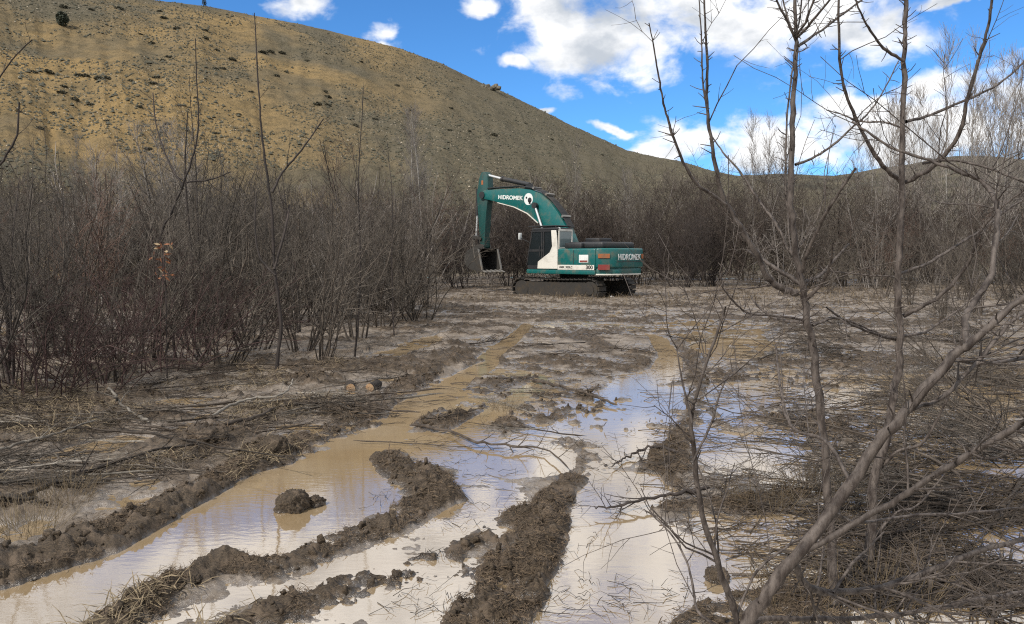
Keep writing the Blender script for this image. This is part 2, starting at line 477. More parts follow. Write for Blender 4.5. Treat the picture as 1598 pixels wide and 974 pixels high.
c = t.mix(t.m('MULTIPLY', t.ss(t.noise(geo, 2.3, 3, .6), .68, .74), .6), c, (.36, .30, .21))
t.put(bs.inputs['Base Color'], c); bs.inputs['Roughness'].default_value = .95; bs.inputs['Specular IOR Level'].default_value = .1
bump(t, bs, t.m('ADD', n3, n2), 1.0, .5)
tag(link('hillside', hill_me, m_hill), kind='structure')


def hill_point(px, py):
    """point of the hillside seen at a pixel"""
    d = ray(px, py); dhh = math.hypot(d.x, d.y); j = int(np.argmin(np.abs(pxs - px)))
    e = (HZt[:, j] - CAMZ) / RR[:, j]; k = np.argmax(e >= d.z / dhh)
    if e[k] < d.z / dhh:
        k = int(np.argmin(np.abs(T[:, 0] - 1)))
    return Vector((HX[k, j], HY[k, j], HZt[k, j]))


FARLINE = [(600, 330), (900, 300), (1060, 262), (1150, 274), (1230, 270), (1300, 274), (1380, 262), (1480, 243), (1540, 243), (1598, 248), (1750, 240), (2200, 225), (3400, 300)]
fx_ = np.array([p[0] for p in FARLINE], float); fy_ = np.array([p[1] for p in FARLINE], float)
pf = np.linspace(600, 3400, 300); df = np.array([[*ray(p, y)] for p, y in zip(pf, np.interp(pf, fx_, fy_))])
dhf = np.hypot(df[:, 0], df[:, 1]); tef = df[:, 2] / dhf
t2 = np.linspace(0, 1.5, 90)[:, None]; R2 = 260 + t2 * 420
z2 = (CAMZ + 680 * tef) * np.where(t2 <= 1, np.clip(t2, 0, 1) ** 1.2, 1 - .5 * (t2 - 1))
X2 = R2 * df[:, 0] / dhf; Y2 = R2 * df[:, 1] / dhf
z2 = z2 + np.clip(t2 * 4, 0, 1) * (3 * fbm(X2 * .012, Y2 * .012, 4, 31) * (1 - sstep(t2, .8, 1)) + .8 * fbm(X2 * .08, Y2 * .08, 3, 32))
m_far, t, bs = material('scrubby_hill')
geo = t.n('ShaderNodeNewGeometry').outputs['Position']
c = t.mix(t.ss(t.noise(geo, .05, 8, .7), .35, .65), (.055, .052, .040), (.115, .10, .07))
t.put(bs.inputs['Base Color'], c); bs.inputs['Roughness'].default_value = .95; bs.inputs['Specular IOR Level'].default_value = .1
bump(t, bs, t.noise(geo, .3, 6, .7), 1.0, 1.5)
tag(link('far_hill', np_mesh('far_hill', np.stack([X2, Y2, z2], -1).reshape(-1, 3), grid_faces(90, 300)[:, ::-1]), m_far), kind='structure')
# ------------------------------------------------------------------ excavator
TEAL = (.003, .098, .094)
m_teal = paint('teal_paint', TEAL, .38, .6)
m_stick = paint('dark_teal', (.006, .055, .050), .5, .95, (.05, .042, .032), scale=1.3)  # darker teal for the stick, heavily mottled with dark grey-brown
m_white = paint('white_paint', (.62, .60, .54), .45, .35, scale=2.6)
m_black = paint('black_steel', (.016, .017, .019), .5, .35, (.07, .055, .04))
m_trk = paint('muddy_track', (.022, .019, .016), .7, .95, (.055, .042, .028), scale=3.0)
m_rod = paint('chrome_rod', (.70, .70, .69), .3, .2, metal=.6)
m_steel = paint('worn_steel', (.15, .145, .135), .5, .6)
m_bkt = paint('bucket_steel', (.045, .042, .038), .55, .6, (.04, .03, .02), metal=.3)
m_org = paint('orange_marker', (.32, .10, .03), .5, .7)
m_red = paint('red_marker', (.20, .03, .025), .5, .7)
m_let = paint('white_lettering', (.66, .68, .66), .5, .4)
m_ink = paint('black_lettering', (.02, .02, .022), .5, .1)
m_glass, t, bs = material('cab_glass')
bs.inputs['Base Color'].default_value = (.012, .016, .018, 1); bs.inputs['Roughness'].default_value = .06; bs.inputs['IOR'].default_value = 1.5
m_glass2, t, bs = material('rear_glass')
bs.inputs['Base Color'].default_value = (.16, .20, .20, 1); bs.inputs['Roughness'].default_value = .12; bs.inputs['IOR'].default_value = 1.6


def bm_prism(poly, y0, y1):
    """polygon in x,z extruded along y"""
    bm = bmesh.new()
    a = [bm.verts.new((x, y0, z)) for x, z in poly]; b = [bm.verts.new((x, y1, z)) for x, z in poly]
    n = len(poly)
    bm.faces.new(a); bm.faces.new(b[::-1])
    for i in range(n):
        bm.faces.new((a[i], b[i], b[(i + 1) % n], a[(i + 1) % n]))
    bmesh.ops.recalc_face_normals(bm, faces=bm.faces)
    return bm


def bm_plan(poly, z0, z1):
    bm = bmesh.new()
    a = [bm.verts.new((x, y, z0)) for x, y in poly]; b = [bm.verts.new((x, y, z1)) for x, y in poly]
    n = len(poly)
    bm.faces.new(a); bm.faces.new(b[::-1])
    for i in range(n):
        bm.faces.new((a[i], b[i], b[(i + 1) % n], a[(i + 1) % n]))
    bmesh.ops.recalc_face_normals(bm, faces=bm.faces)
    return bm


def bm_box(x0, x1, y0, y1, z0, z1):
    return bm_plan([(x0, y0), (x1, y0), (x1, y1), (x0, y1)], z0, z1)


def bm_tube(p, q, r, k=14, r2=None):
    p, q = Vector(p), Vector(q); d = q - p
    bm = bmesh.new()
    bmesh.ops.create_cone(bm, cap_ends=True, segments=k, radius1=r, radius2=r if r2 is None else r2, depth=d.length)
    bmesh.ops.transform(bm, matrix=Matrix.Translation((p + q) / 2) @ d.to_track_quat('Z', 'Y').to_matrix().to_4x4(), verts=bm.verts)
    return bm


def bm_join(*bms):
    out = bmesh.new()
    for b in bms:
        tmp = bpy.data.meshes.new('tmp'); b.to_mesh(tmp); b.free(); out.from_mesh(tmp); bpy.data.meshes.remove(tmp)
    return out


OFFX = 0.0


def part(name, bm, mat, parent, bev=0.0, seg=2):
    if OFFX:
        bmesh.ops.translate(bm, vec=(OFFX, 0, 0), verts=bm.verts)
    if bev:
        ed = [e for e in bm.edges if len(e.link_faces) == 2 and e.calc_face_angle(0) > R(25)]
        bmesh.ops.bevel(bm, geom=ed, offset=bev, segments=seg, affect='EDGES', profile=.5, clamp_overlap=True)
    me = bpy.data.meshes.new(name); bm.to_mesh(me); bm.free()
    for p in me.polygons:
        p.use_smooth = True
    try:
        me.set_sharp_from_angle(angle=R(35))
    except Exception:
        pass
    return link(name, me, mat, parent)


def text_mesh(body, size, thick=.004, bold=.012, shear=0.0, xs=1.0):
    cu = bpy.data.curves.new('t', 'FONT'); cu.body = body; cu.size = size; cu.extrude = thick; cu.offset = bold * size
    cu.align_x = 'CENTER'; cu.align_y = 'CENTER'; cu.shear = shear
    ob = bpy.data.objects.new('t', cu); COL.objects.link(ob)
    dg = bpy.context.evaluated_depsgraph_get()
    me = bpy.data.meshes.new_from_object(ob.evaluated_get(dg))
    bpy.data.objects.remove(ob)
    if xs != 1.0:
        for v in me.vertices:
            v.co.x *= xs
    return me


def text_on(name, body, size, mat, parent, origin, right, up, shear=0.0, xs=1.0, bold=.012):
    me = text_mesh(body, size, shear=shear, xs=xs, bold=bold)
    r = Vector(right).normalized(); u = Vector(up).normalized(); nrm = r.cross(u); u = nrm.cross(r)
    M = Matrix((( r.x, u.x, nrm.x, origin[0]), (r.y, u.y, nrm.y, origin[1]), (r.z, u.z, nrm.z, origin[2]), (0, 0, 0, 1)))
    me.transform(M)
    return link(name, me, mat, parent)


EX = at(899, 459, 34.0)
exc = empty('excavator', (EX.x, EX.y, 0.0))
tag(exc, 'green and white tracked excavator with raised boom standing at the end of the muddy track', 'excavator')
HU, HT = R(180 - 43), R(180 - 37)


def up_part(name, bm, mat, bev=0.0, seg=2):
    o = part(name, bm, mat, exc, bev, seg); o.rotation_euler.z = HU
    return o


# undercarriage
def track_path(s):
    """point on the oval of the track, s = 0..1"""
    L, r, zc = 3.5, .44, .31
    per = 2 * L + 2 * math.pi * r; d = s * per
    if d < L:
        return (-L / 2 + d, zc - r, 0.0)
    d -= L
    if d < math.pi * r:
        a = d / r; return (L / 2 + r * math.sin(a), zc - r * math.cos(a), a)
    d -= math.pi * r
    if d < L:
        return (L / 2 - d, zc + r - .035 * math.sin(math.pi * d / L), math.pi)
    d -= L; a = d / r
    return (-L / 2 - r * math.sin(a), zc + r * math.cos(a), math.pi + a)


OFFX = .12
for sgn in (1, -1):
    y = 1.3 * sgn
    tr = part('track_frame', bm_join(bm_prism([(-1.7, .1), (-1.5, .62), (1.5, .62), (1.75, .1), (1.4, -.02), (-1.4, -.02)], y - .2, y + .2),
                                     bm_tube((-1.75, y - .22, .31), (-1.75, y + .22, .31), .36, 20), bm_tube((1.75, y - .22, .31), (1.75, y + .22, .31), .36, 20)), m_trk, exc, .015, 1)
    tr.rotation_euler.z = HT
    for k in range(7):
        x = -1.32 + k * .44
        part('roller', bm_tube((x, y - .24, .0), (x, y + .24, .0), .11, 12), m_trk, tr)
    bms = []
    N = 46
    for k in range(N):
        x, z, a = track_path((k + .5) / N)
        b = bm_box(-.088, .088, y - .3, y + .3, -.025, .02)
        g = bm_box(-.088, -.06, y - .3, y + .3, -.06, -.02)
        b = bm_join(b, g)
        bmesh.ops.transform(b, matrix=Matrix.Translation((x, 0, z)) @ Matrix.Rotation(-a, 4, 'Y'), verts=b.verts)
        bms.append(b)
    belt = part('track_belt', bm_join(*bms), m_trk, exc); belt.rotation_euler.z = HT
    belt['kind'] = 'stuff'
    hub = part('sprocket', bm_tube((-1.75, y - .26, .31), (-1.75, y + .26, .31), .2, 16), m_trk, tr)
cf = part('centre_frame', bm_join(bm_box(-.9, .9, -1.1, 1.1, .35, .72), bm_tube((0, 0, .7), (0, 0, 1.0), .62, 28)), m_trk, exc, .03, 1)
cf.rotation_euler.z = HT

OFFX = 0.0
# upper frame and engine house
up_part('deck', bm_plan([(-2.12, -1.45), (1.55, -1.45), (1.6, -1.2), (1.6, -.55), (1.35, -.45), (1.35, .4), (1.6, .5), (1.62, 1.47), (-2.12, 1.47)], .95, 1.13), m_teal, .03)
house = up_part('engine_house', bm_box(-2.12, -.14, .62, 1.46, 1.132, 2.02), m_teal, .07, 3)
up_part('engine_house', bm_box(-2.12, 1.3, -1.46, -.62, 1.132, 1.98), m_teal, .07, 3)
up_part('engine_house', bm_box(-2.12, -.75, -.618, .618, 1.132, 1.99), m_teal, .05, 2)
st = part('stripe', bm_box(-2.08, -.16, 1.462, 1.476, 1.14, 1.34), m_white, house)
seam = part('door_seam', bm_box(-1.02, -1.00, 1.463, 1.470, 1.36, 1.95), m_black, house)
text_on('lettering', 'HMK 300LC', .135, m_ink, house, (-.60, 1.479, 1.24), (-1, 0, 0), (0, 0, 1), xs=1.05, bold=.02)
text_on('lettering', '300', .21, m_ink, house, (-1.84, 1.479, 1.24), (-1, 0, 0), (0, 0, 1), xs=1.15, bold=.03)
dec = part('decal', bm_box(-1.78, -1.30, 1.462, 1.472, 1.44, 1.76), m_let, house)
part('decal', bm_box(-1.74, -1.34, 1.4725, 1.478, 1.46, 1.53), m_red, house)
up_part('engine_hood', bm_box(-2.2, -.35, -1.25, 1.05, 2.022, 2.30), m_black, .09, 3)
up_part('hood_step', bm_box(-1.25, -.35, .78, 1.25, 2.024, 2.26), m_black, .05, 2)
up_part('air_intake', bm_box(-1.5, -.75, -.55, .35, 2.302, 2.47), m_black, .03, 2)

# counterweight
cw_plan = [(-2.122, 1.47), (-2.26, 1.45), (-2.60, 1.12), (-2.78, .75), (-2.82, .3), (-2.82, -.3), (-2.78, -.85), (-2.66, -1.20), (-2.42, -1.44), (-2.122, -1.47)]
cw = up_part('counterweight', bm_plan(cw_plan, 1.22, 2.03), m_teal, .08, 3)
low = [(-2.122, 1.42), (-2.24, 1.40), (-2.56, 1.08), (-2.73, .7), (-2.76, 0), (-2.73, -.8), (-2.60, -1.15), (-2.40, -1.38), (-2.122, -1.42)]
part('lower_lip', bm_plan(low, .93, 1.222), m_teal, cw, .06, 2)
part('scraped_edge', bm_plan([(x * 1.002, y * 1.002) for x, y in low], .925, .985), m_white, cw, .01, 1)
part('panel_line', bm_box(-2.826, -2.80, -1.0, .9, 1.47, 1.49), m_black, cw)
text_on('lettering', 'HiDROMEK', .33, m_let, cw, (-2.825, .03, 1.66), (0, -1, 0), (0, 0, 1), xs=.98, bold=.03)
for nm, z0, z1, mt in (('orange_reflector', 1.62, 1.80, m_org), ('red_tail_light', 1.14, 1.36, m_red)):
    d = Vector((-.34, -.33, 0)).normalized()
    c0 = Vector((-2.43, 1.285, 0)) + Vector((-.012, .012, 0))
    if mt is m_red:
        c0 += Vector((-.005, .005, 0))
    b = bm_box(-.24, .24, -.02, .02, z0, z1)
    bmesh.ops.transform(b, matrix=Matrix.Translation(c0) @ Matrix.Rotation(math.atan2(d.y, d.x), 4, 'Z'), verts=b.verts)
    part(nm, b, mt, cw, .008, 1)
b = bm_box(-.12, .12, -.02, .02, 1.60, 1.80)
bmesh.ops.transform(b, matrix=Matrix.Translation((-2.735, -1.03, 0)) @ Matrix.Rotation(math.atan2(.35, -.12), 4, 'Z'), verts=b.verts)
part('orange_reflector', b, m_org, cw, .008, 1)

# cab
cab_side = [(1.55, 1.135), (1.62, 1.5), (1.55, 2.2), (1.25, 2.82), (-.10, 2.86), (-.12, 1.135)]
cab = up_part('cab', bm_join(bm_prism([(1.56, 1.134), (1.60, 1.30), (-.12, 1.30), (-.12, 1.134)], .5, 1.44),
                             bm_prism([(1.60, 1.5), (1.66, 1.5), (1.34, 2.84), (1.27, 2.84)], .5, .57), bm_prism([(1.60, 1.3), (1.66, 1.3), (1.34, 2.84), (1.27, 2.84)], 1.38, 1.45),
                             bm_box(.62, .68, 1.39, 1.452, 1.3, 2.82), bm_box(-.12, 1.3, .5, .56, 2.7, 2.84), bm_box(-.12, 1.30, 1.38, 1.45, 2.74, 2.84)), m_black, .012, 1)
part('roof', bm_prism([(1.36, 2.82), (1.30, 2.92), (-.10, 2.92), (-.16, 2.82)], .47, 1.47), m_black, cab, .03, 2)
part('side_panel', bm_prism([(.99, 1.16), (.96, 1.47), (.30, 1.86), (.16, 2.12), (.22, 2.80), (-.06, 2.80), (-.14, 2.04), (-.14, 1.16)], 1.40, 1.475), m_white, cab, .015, 1)
part('rear_frame', bm_join(bm_box(-.17, -.125, .46, 1.395, 1.16, 2.08), bm_box(-.17, -.125, 1.32, 1.395, 2.081, 2.84), bm_box(-.17, -.125, .46, .54, 2.081, 2.84), bm_box(-.17, -.125, .541, 1.319, 2.76, 2.84)), m_white, cab, .008, 1)
part('rear_window', bm_box(-.150, -.135, .541, 1.319, 2.082, 2.758), m_glass2, cab)
part('rear_blind', bm_box(-.130, -.12, .56, 1.30, 2.10, 2.42), m_black, cab)
door = part('door', bm_prism([(1.56, 1.31), (1.58, 1.5), (1.28, 2.73), (.69, 2.73), (.69, 1.31)], 1.405, 1.43), m_glass, cab)
part('door_frame', bm_join(bm_prism([(1.55, 1.9), (1.50, 2.0), (.69, 2.0), (.69, 1.9)], 1.40, 1.445), bm_prism([(.72, 1.31), (.80, 1.31), (.80, 2.73), (.72, 2.73)], 1.40, 1.446)), m_black, door)
part('handle', bm_tube((.86, 1.47, 1.7), (.86, 1.47, 2.15), .018, 8), m_black, door)
part('side_window', bm_prism([(.61, 1.70), (.61, 2.73), (.22, 2.73), (.16, 2.12), (.30, 1.86)], 1.405, 1.425), m_glass, cab)
part('windscreen', bm_prism([(1.615, 1.32), (1.63, 1.5), (1.31, 2.80), (1.29, 2.80), (1.60, 1.5), (1.595, 1.32)], .571, 1.379), m_glass, cab)
part('far_window', bm_prism([(1.56, 1.31), (1.58, 1.5), (1.28, 2.69), (-.1, 2.69), (-.1, 1.31)], .505, .52), m_glass, cab)
part('operator_seat', bm_join(bm_box(.2, .75, .75, 1.22, 1.5, 1.68), bm_box(.1, .28, .75, 1.22, 1.68, 2.35)), m_black, cab, .05, 2)
guard = [bm_tube((x, .5, 2.99), (x, 1.46, 2.99), .02, 6) for x in np.linspace(-.1, 1.5, 9)]
guard += [bm_tube((-.1, y, 2.99), (1.5, y, 2.99), .025, 6) for y in (.5, .98, 1.46)] + [bm_tube((x, y, 2.9), (x, y, 3.0), .022, 6) for x in (-.05, 1.25) for y in (.5, 1.46)]
part('roof_guard', bm_join(*guard), m_black, cab)
mir = up_part('mirror', bm_box(1.84, 1.90, 1.50, 1.70, 2.42, 2.72), m_let, .03, 2)
part('bracket', bm_tube((1.45, 1.44, 2.3), (1.86, 1.6, 2.5), .015, 6), m_black, mir)
part('work_light', bm_tube((-.02, 1.3, 2.88), (-.14, 1.3, 2.88), .05, 10), m_let, cab)

# boom, stick and bucket
boom_p = [(0.0, 1.5), (-.15, 1.9), (.40, 3.00), (.85, 3.62), (1.35, 4.15), (1.9, 4.52), (2.5, 4.72), (3.3, 4.82), (4.8, 4.86), (6.15, 4.86), (6.42, 4.76), (6.46, 4.62), (6.30, 4.48), (5.0, 4.25), (3.7, 4.0), (2.7, 3.68), (2.0, 3.22), (1.35, 2.6), (.6, 1.75), (.3, 1.48)]
bx = lambda x: x if x < 2.4 else 2.4 + (x - 2.4) * .815
boom = up_part('boom', bm_prism([(bx(x), z) for x, z in boom_p], -.26, .26), m_teal, .02, 2)
part('lower_flange', bm_prism([(bx(x), z) for x, z in [(5.0, 4.245), (3.7, 3.995), (2.7, 3.675), (2.0, 3.215), (2.0, 3.185), (2.72, 3.64), (3.72, 3.965), (5.0, 4.215)]], -.30, .30), m_white, boom)
text_on('lettering', 'HiDROMEK', .26, m_let, boom, (3.72, .264, 4.42), (-1, 0, -.085), (0, 0, 1), xs=1.2, bold=.03)
lg = part('emblem', bm_tube((2.58, .262, 4.30), (2.58, .27, 4.30), .27, 26), m_let, boom)
part('emblem_mark', bm_join(bm_tube((2.50, .271, 4.25), (2.50, .276, 4.25), .12, 16), bm_box(2.44, 2.56, .271, .276, 4.07, 4.22), bm_tube((2.70, .271, 4.37), (2.70, .276, 4.37), .05, 10)), m_ink, lg)
for y in (-.40, .40):
    cyl = up_part('boom_cylinder', bm_tube((.95, y, 1.35), (1.55, y, 2.75), .10, 14), m_black)
    part('piston_rod', bm_tube((1.55, y, 2.75), (2.08, y, 3.98), .055, 12), m_rod, cyl)
    part('pin_boss', bm_tube((2.08, y - .07, 3.98), (2.08, y + .07, 3.98), .14, 14), m_black, cyl)
DX = 6.3 - bx(6.3)
ac = up_part('stick_cylinder', bm_join(bm_tube((2.75, 0, 4.98), (bx(4.95), 0, 5.36), .105, 14), bm_tube((bx(4.85), 0, 5.34), (bx(4.98), 0, 5.365), .13, 14), bm_prism([(2.55, 4.70), (2.65, 5.03), (2.85, 5.03), (3.0, 4.78)], -.1, .1)), m_black)
part('piston_rod', bm_tube((bx(4.95), 0, 5.36), (6.16 - DX, 0, 5.60), .06, 12), m_rod, ac)
hoses = []
for k, y in enumerate((-.16, -.08, .0, .08, .16, .22)):
    pts = [(.25, 2.95), (.70, 3.62), (1.25, 4.2), (1.85, 4.62), (2.5, 4.82), (3.2, 4.93)]
    if k % 2:
        pts += [(bx(4.6), 4.95), (bx(5.9), 4.95)]
    for a, b in zip(pts[:-1], pts[1:]):
        hoses.append(bm_tube((a[0], y, a[1]), (b[0], y, b[1]), .028, 6))
part('hose', bm_join(*hoses), m_black, boom)['kind'] = 'stuff'
for x, z, an in ((.62, 3.42, .9), (1.55, 4.42, .6), (2.3, 4.74, .3)):
    b = bm_box(-.05, .05, -.28, .28, .0, .10); bmesh.ops.transform(b, matrix=Matrix.Translation((x, 0, z)) @ Matrix.Rotation(-an, 4, 'Y'), verts=b.verts)
    part('hose_clamp', b, m_steel, boom)
stick_p = [(6.58, 5.48), (6.42, 5.74), (6.20, 5.76), (6.02, 5.55), (5.98, 5.1), (5.92, 4.7), (6.02, 4.3), (6.14, 3.6), (6.24, 2.15), (6.34, 2.04), (6.50, 2.15), (6.62, 3.3), (6.72, 4.3), (6.74, 4.75)]
OFFX = -DX
stick = up_part('stick', bm_prism(stick_p, -.19, .19), m_stick, .02, 2)
part('pin_boss', bm_tube((6.3, -.31, 4.64), (6.3, .31, 4.64), .17, 16), m_black, stick)
part('warning_decal', bm_box(6.30, 6.42, .191, .196, 5.15, 5.35), m_org, stick)
bc = up_part('bucket_cylinder', bm_tube((6.86, 0, 5.0), (6.90, 0, 3.7), .09, 14), m_black)
part('piston_rod', bm_tube((6.90, 0, 3.7), (6.98, 0, 2.70), .05, 12), m_rod, bc)
lk = up_part('bucket_link', bm_join(*[bm_prism([(6.36, 2.60), (6.38, 2.48), (7.02, 2.58), (7.08, 2.68), (7.0, 2.75)], y - .03, y + .03) for y in (-.26, .26)],
                                    *[bm_prism([(6.93, 2.70), (7.06, 2.70), (6.98, 2.05), (6.84, 2.05)], y - .03, y + .03) for y in (-.18, .18)], bm_tube((7.0, -.34, 2.66), (7.0, .34, 2.66), .07, 12)), m_bkt, .01, 1)
shell = [(6.18, 2.08), (6.62, 2.08), (6.95, 1.97), (7.13, 1.70), (7.14, 1.42), (6.98, 1.18), (6.66, 1.05), (6.2, 1.0), (5.92, .99)]
inner = [(x - .035 * (x - 6.5) / .6, zz + (.03 if zz < 1.5 else -.03)) for x, zz in shell]
hw = .66
bk = up_part('bucket', bm_join(bm_prism(shell + inner[::-1], -hw, hw), *[bm_prism(shell + [(5.94, 1.06), (6.08, 1.55)], y - .02, y + .02) for y in (-hw, hw)],
                               *[bm_prism([(6.2, 2.07), (6.24, 2.26), (6.42, 2.30), (6.84, 2.22), (7.0, 2.12), (6.98, 1.95)], y - .03, y + .03) for y in (-.24, .24)]), m_bkt, .006, 1)
for sy_ in (-1, 1):
    part('side_cutter', bm_prism([(6.19, 2.04), (6.13, 2.05), (6.0, 1.55), (5.87, 1.06), (5.94, 1.04), (6.06, 1.55)], sy_ * hw - .035, sy_ * hw + .035), m_steel, bk)
part('lip', bm_prism([(6.05, .985), (6.05, 1.03), (5.86, 1.005), (5.86, .98)], -hw - .02, hw + .02), m_steel, bk)
for y in np.linspace(-hw + .05, hw - .05, 5):
    part('tooth', bm_prism([(5.98, .96), (5.98, 1.06), (5.62, .95), (5.62, .93)], y - .05, y + .05), m_steel, bk, .008, 1)

OFFX = 0.0
# ------------------------------------------------------------------ woody plants: batches of polylines swept to tubes
rng = np.random.RandomState(11)


class Twigs:
    def __init__(s):
        s.b = []

    def add(s, P, Rd, k=3):
        if len(P):
            s.b.append((np.asarray(P, float), np.asarray(Rd, float), k))
        return s

    def arrays(s):
        VV, FF, off = [], [], 0
        for P, Rd, k in s.b:
            M, n, _ = P.shape
            tan = np.gradient(P, axis=1); tan /= np.linalg.norm(tan, axis=2, keepdims=True) + 1e-9
            ref = np.zeros((M, 1, 3)); mean = np.abs(tan.mean(1)); ax = mean.argmin(1); ref[np.arange(M), 0, ax] = 1
            u = np.cross(tan, ref); u /= np.linalg.norm(u, axis=2, keepdims=True) + 1e-9
            v = np.cross(tan, u)
            a = np.arange(k) * 2 * math.pi / k
            ring = P[:, :, None] + Rd[:, :, None, None] * (u[:, :, None] * np.cos(a)[None, None, :, None] + v[:, :, None] * np.sin(a)[None, None, :, None])
            VV.append(ring.reshape(-1, 3))
            idx = np.arange(M * n * k).reshape(M, n, k) + off
            nx = np.roll(idx, -1, 2)
            FF.append(np.stack([idx[:, :-1], nx[:, :-1], nx[:, 1:], idx[:, 1:]], -1).reshape(-1, 4))
            off += M * n * k
        return np.concatenate(VV), np.concatenate(FF)

    def mesh(s, name):
        return np_mesh(name, *s.arrays())


def unit(v):
    return v / (np.linalg.norm(v, axis=-1, keepdims=True) + 1e-9)


def sprout(P, Rd, c, tr, ang, length, up, n=4, rs=.55, wob=.15, rmin=.002, droop=0.0, tip=.35, lvar=.5, bytip=.5):
    """c side shoots on each of the polylines P; returns their polylines and radii"""
    M, n0, _ = P.shape
    i = np.repeat(np.arange(M), c); t = rng.uniform(tr[0], tr[1], M * c)
    f = t * (n0 - 1); k = np.minimum(f.astype(int), n0 - 2); w = (f - k)[:, None]
    pos = P[i, k] * (1 - w) + P[i, k + 1] * w; tan = unit(P[i, k + 1] - P[i, k]); r = Rd[i, k] * (1 - w[:, 0]) + Rd[i, k + 1] * w[:, 0]
    perp = unit(np.cross(tan, rng.normal(size=tan.shape)))
    a = np.radians(rng.uniform(ang[0], ang[1], len(i)))[:, None]
    d = unit(tan * np.cos(a) + perp * np.sin(a) + np.array([0, 0, up]))
    L = length * rng.uniform(1 - lvar, 1 + lvar, len(i)) * (1 - bytip * t)
    pts = [pos]
    for s in range(n - 1):
        pts.append(pts[-1] + d * (L / (n - 1))[:, None])
        d = unit(d + rng.normal(size=d.shape) * wob + np.array([0, 0, up * .5 - droop * s]))
    r0 = np.maximum(r * rs, rmin)
    Rn = r0[:, None] * np.linspace(1, tip, n)[None]
    return np.stack(pts, 1), np.maximum(Rn, rmin * .6)


def stems(c, spread, height, lean, n=7, r0=.02, wob=.08, up=.15, hvar=.35, tip=.25):
    a = rng.uniform(0, 2 * math.pi, c); rr = spread * np.sqrt(rng.rand(c))
    pos = np.stack([rr * np.cos(a), rr * np.sin(a), np.full(c, -.06)], 1)
    ln = np.radians(lean) * rng.rand(c) ** .7; a2 = a + rng.normal(0, .6, c)
    d = np.stack([np.sin(ln) * np.cos(a2), np.sin(ln) * np.sin(a2), np.cos(ln)], 1)
    L = height * rng.uniform(1 - hvar, 1, c)
    pts = [pos]
    for s in range(n - 1):
        pts.append(pts[-1] + d * (L / (n - 1))[:, None])
        d = unit(d + rng.normal(size=d.shape) * wob + np.array([0, 0, up]))
    Rd = r0 * rng.uniform(.6, 1.1, c)[:, None] * np.linspace(1, tip, n)[None]
    return np.stack(pts, 1), Rd


def smooth_path(pts, rad, n):
    """resample a traced line through points with radii, rounded (Catmull-Rom)"""
    P = np.array([list(p) for p in pts], float); m = len(P)
    r = np.array(rad, float) if len(rad) == m else np.interp(np.linspace(0, 1, m), np.linspace(0, 1, len(rad)), rad)
    Pe = np.vstack([2 * P[0] - P[1], P, 2 * P[-1] - P[-2]])
    out, ro = [], []
    for u in np.linspace(0, m - 1, n):
        k = min(int(u), m - 2); f = u - k
        p0, p1, p2, p3 = Pe[k], Pe[k + 1], Pe[k + 2], Pe[k + 3]
        out.append(.5 * ((2 * p1) + (-p0 + p2) * f + (2 * p0 - 5 * p1 + 4 * p2 - p3) * f * f + (-p0 + 3 * p1 - 3 * p2 + p3) * f ** 3)); ro.append(r[k] * (1 - f) + r[k + 1] * f)
    return np.array(out)[None], np.array(ro)[None]


m_shrub = bark('grey_brown_bark', (0.0356, 0.0277, 0.0223), (0.0912, 0.0745, 0.0592), var=1.0)
m_twig = bark('twig_bark', (0.0461, 0.0377, 0.0307), (0.1150, 0.0976, 0.0788), var=1.1)
m_red = bark('reddish_canes', (0.0385, 0.0203, 0.0189), (0.0770, 0.0462, 0.0406), var=.6)
m_rtwig = bark('reddish_twig_bark', (0.0666, 0.0382, 0.0294), (0.1333, 0.0868, 0.0647), var=.7)
m_pale = bark('pale_poplar_bark', (.20, .185, .165), (.34, .32, .29), var=.4)
m_ptwig = bark('poplar_twigs', (0.1725, 0.1495, 0.1323), (0.2760, 0.2472, 0.2185), var=.4)
m_dark = bark('dark_bark', (.022, .018, .016), (.055, .043, .038), var=.5)
m_plum = bark('plum_bark', (.026, .019, .016), (.118, .098, .085), scale=40, rough=.6, var=.2)
m_grey = bark('pale_grey_twigs', (0.1425, 0.1246, 0.1128), (0.2850, 0.2552, 0.2315), var=.6)
m_cut = bark('dead_branch_bark', (0.0272, 0.0204, 0.0153), (0.0723, 0.0561, 0.0425), var=1.0)
m_bleach = bark('bleached_branch', (.11, .095, .078), (.25, .225, .19), var=.6)


def plant(name, stem_tw, twig_tw, ms_, mt, part_names=('stem', 'twig')):
    root = empty(name)
    a = link(part_names[0], stem_tw.mesh(part_names[0]), ms_, root)
    if twig_tw is not None:
        link(part_names[1], twig_tw.mesh(part_names[1]), mt, root)['kind'] = 'stuff'
    return root


def make_shrub(h, c, spread, lean, dens=1.0, mt=None, ms_=None, tw=1.0):
    P, Rd = stems(c, spread, h, lean * 1.35, 9, r0=.022, wob=.12, up=.10)
    S = Twigs().add(P, Rd, 4)
    A, Ar = sprout(P, Rd, int(8 * dens), (.15, .95), (25, 65), h * .30, .12, 6, .6, .16, .004)
    B, Br = sprout(A, Ar, int(6 * dens), (.15, .95), (25, 70), h * .12, .07, 4, .6, .18, .0030 * tw)
    C, Cr = sprout(P, Rd, int(9 * dens), (.1, .98), (35, 85), h * .08, .06, 3, .5, .18, .0030 * tw)
    return plant('bare_shrub', S, Twigs().add(A, Ar).add(B, Br).add(C, Cr), ms_ or m_shrub, mt or m_twig)


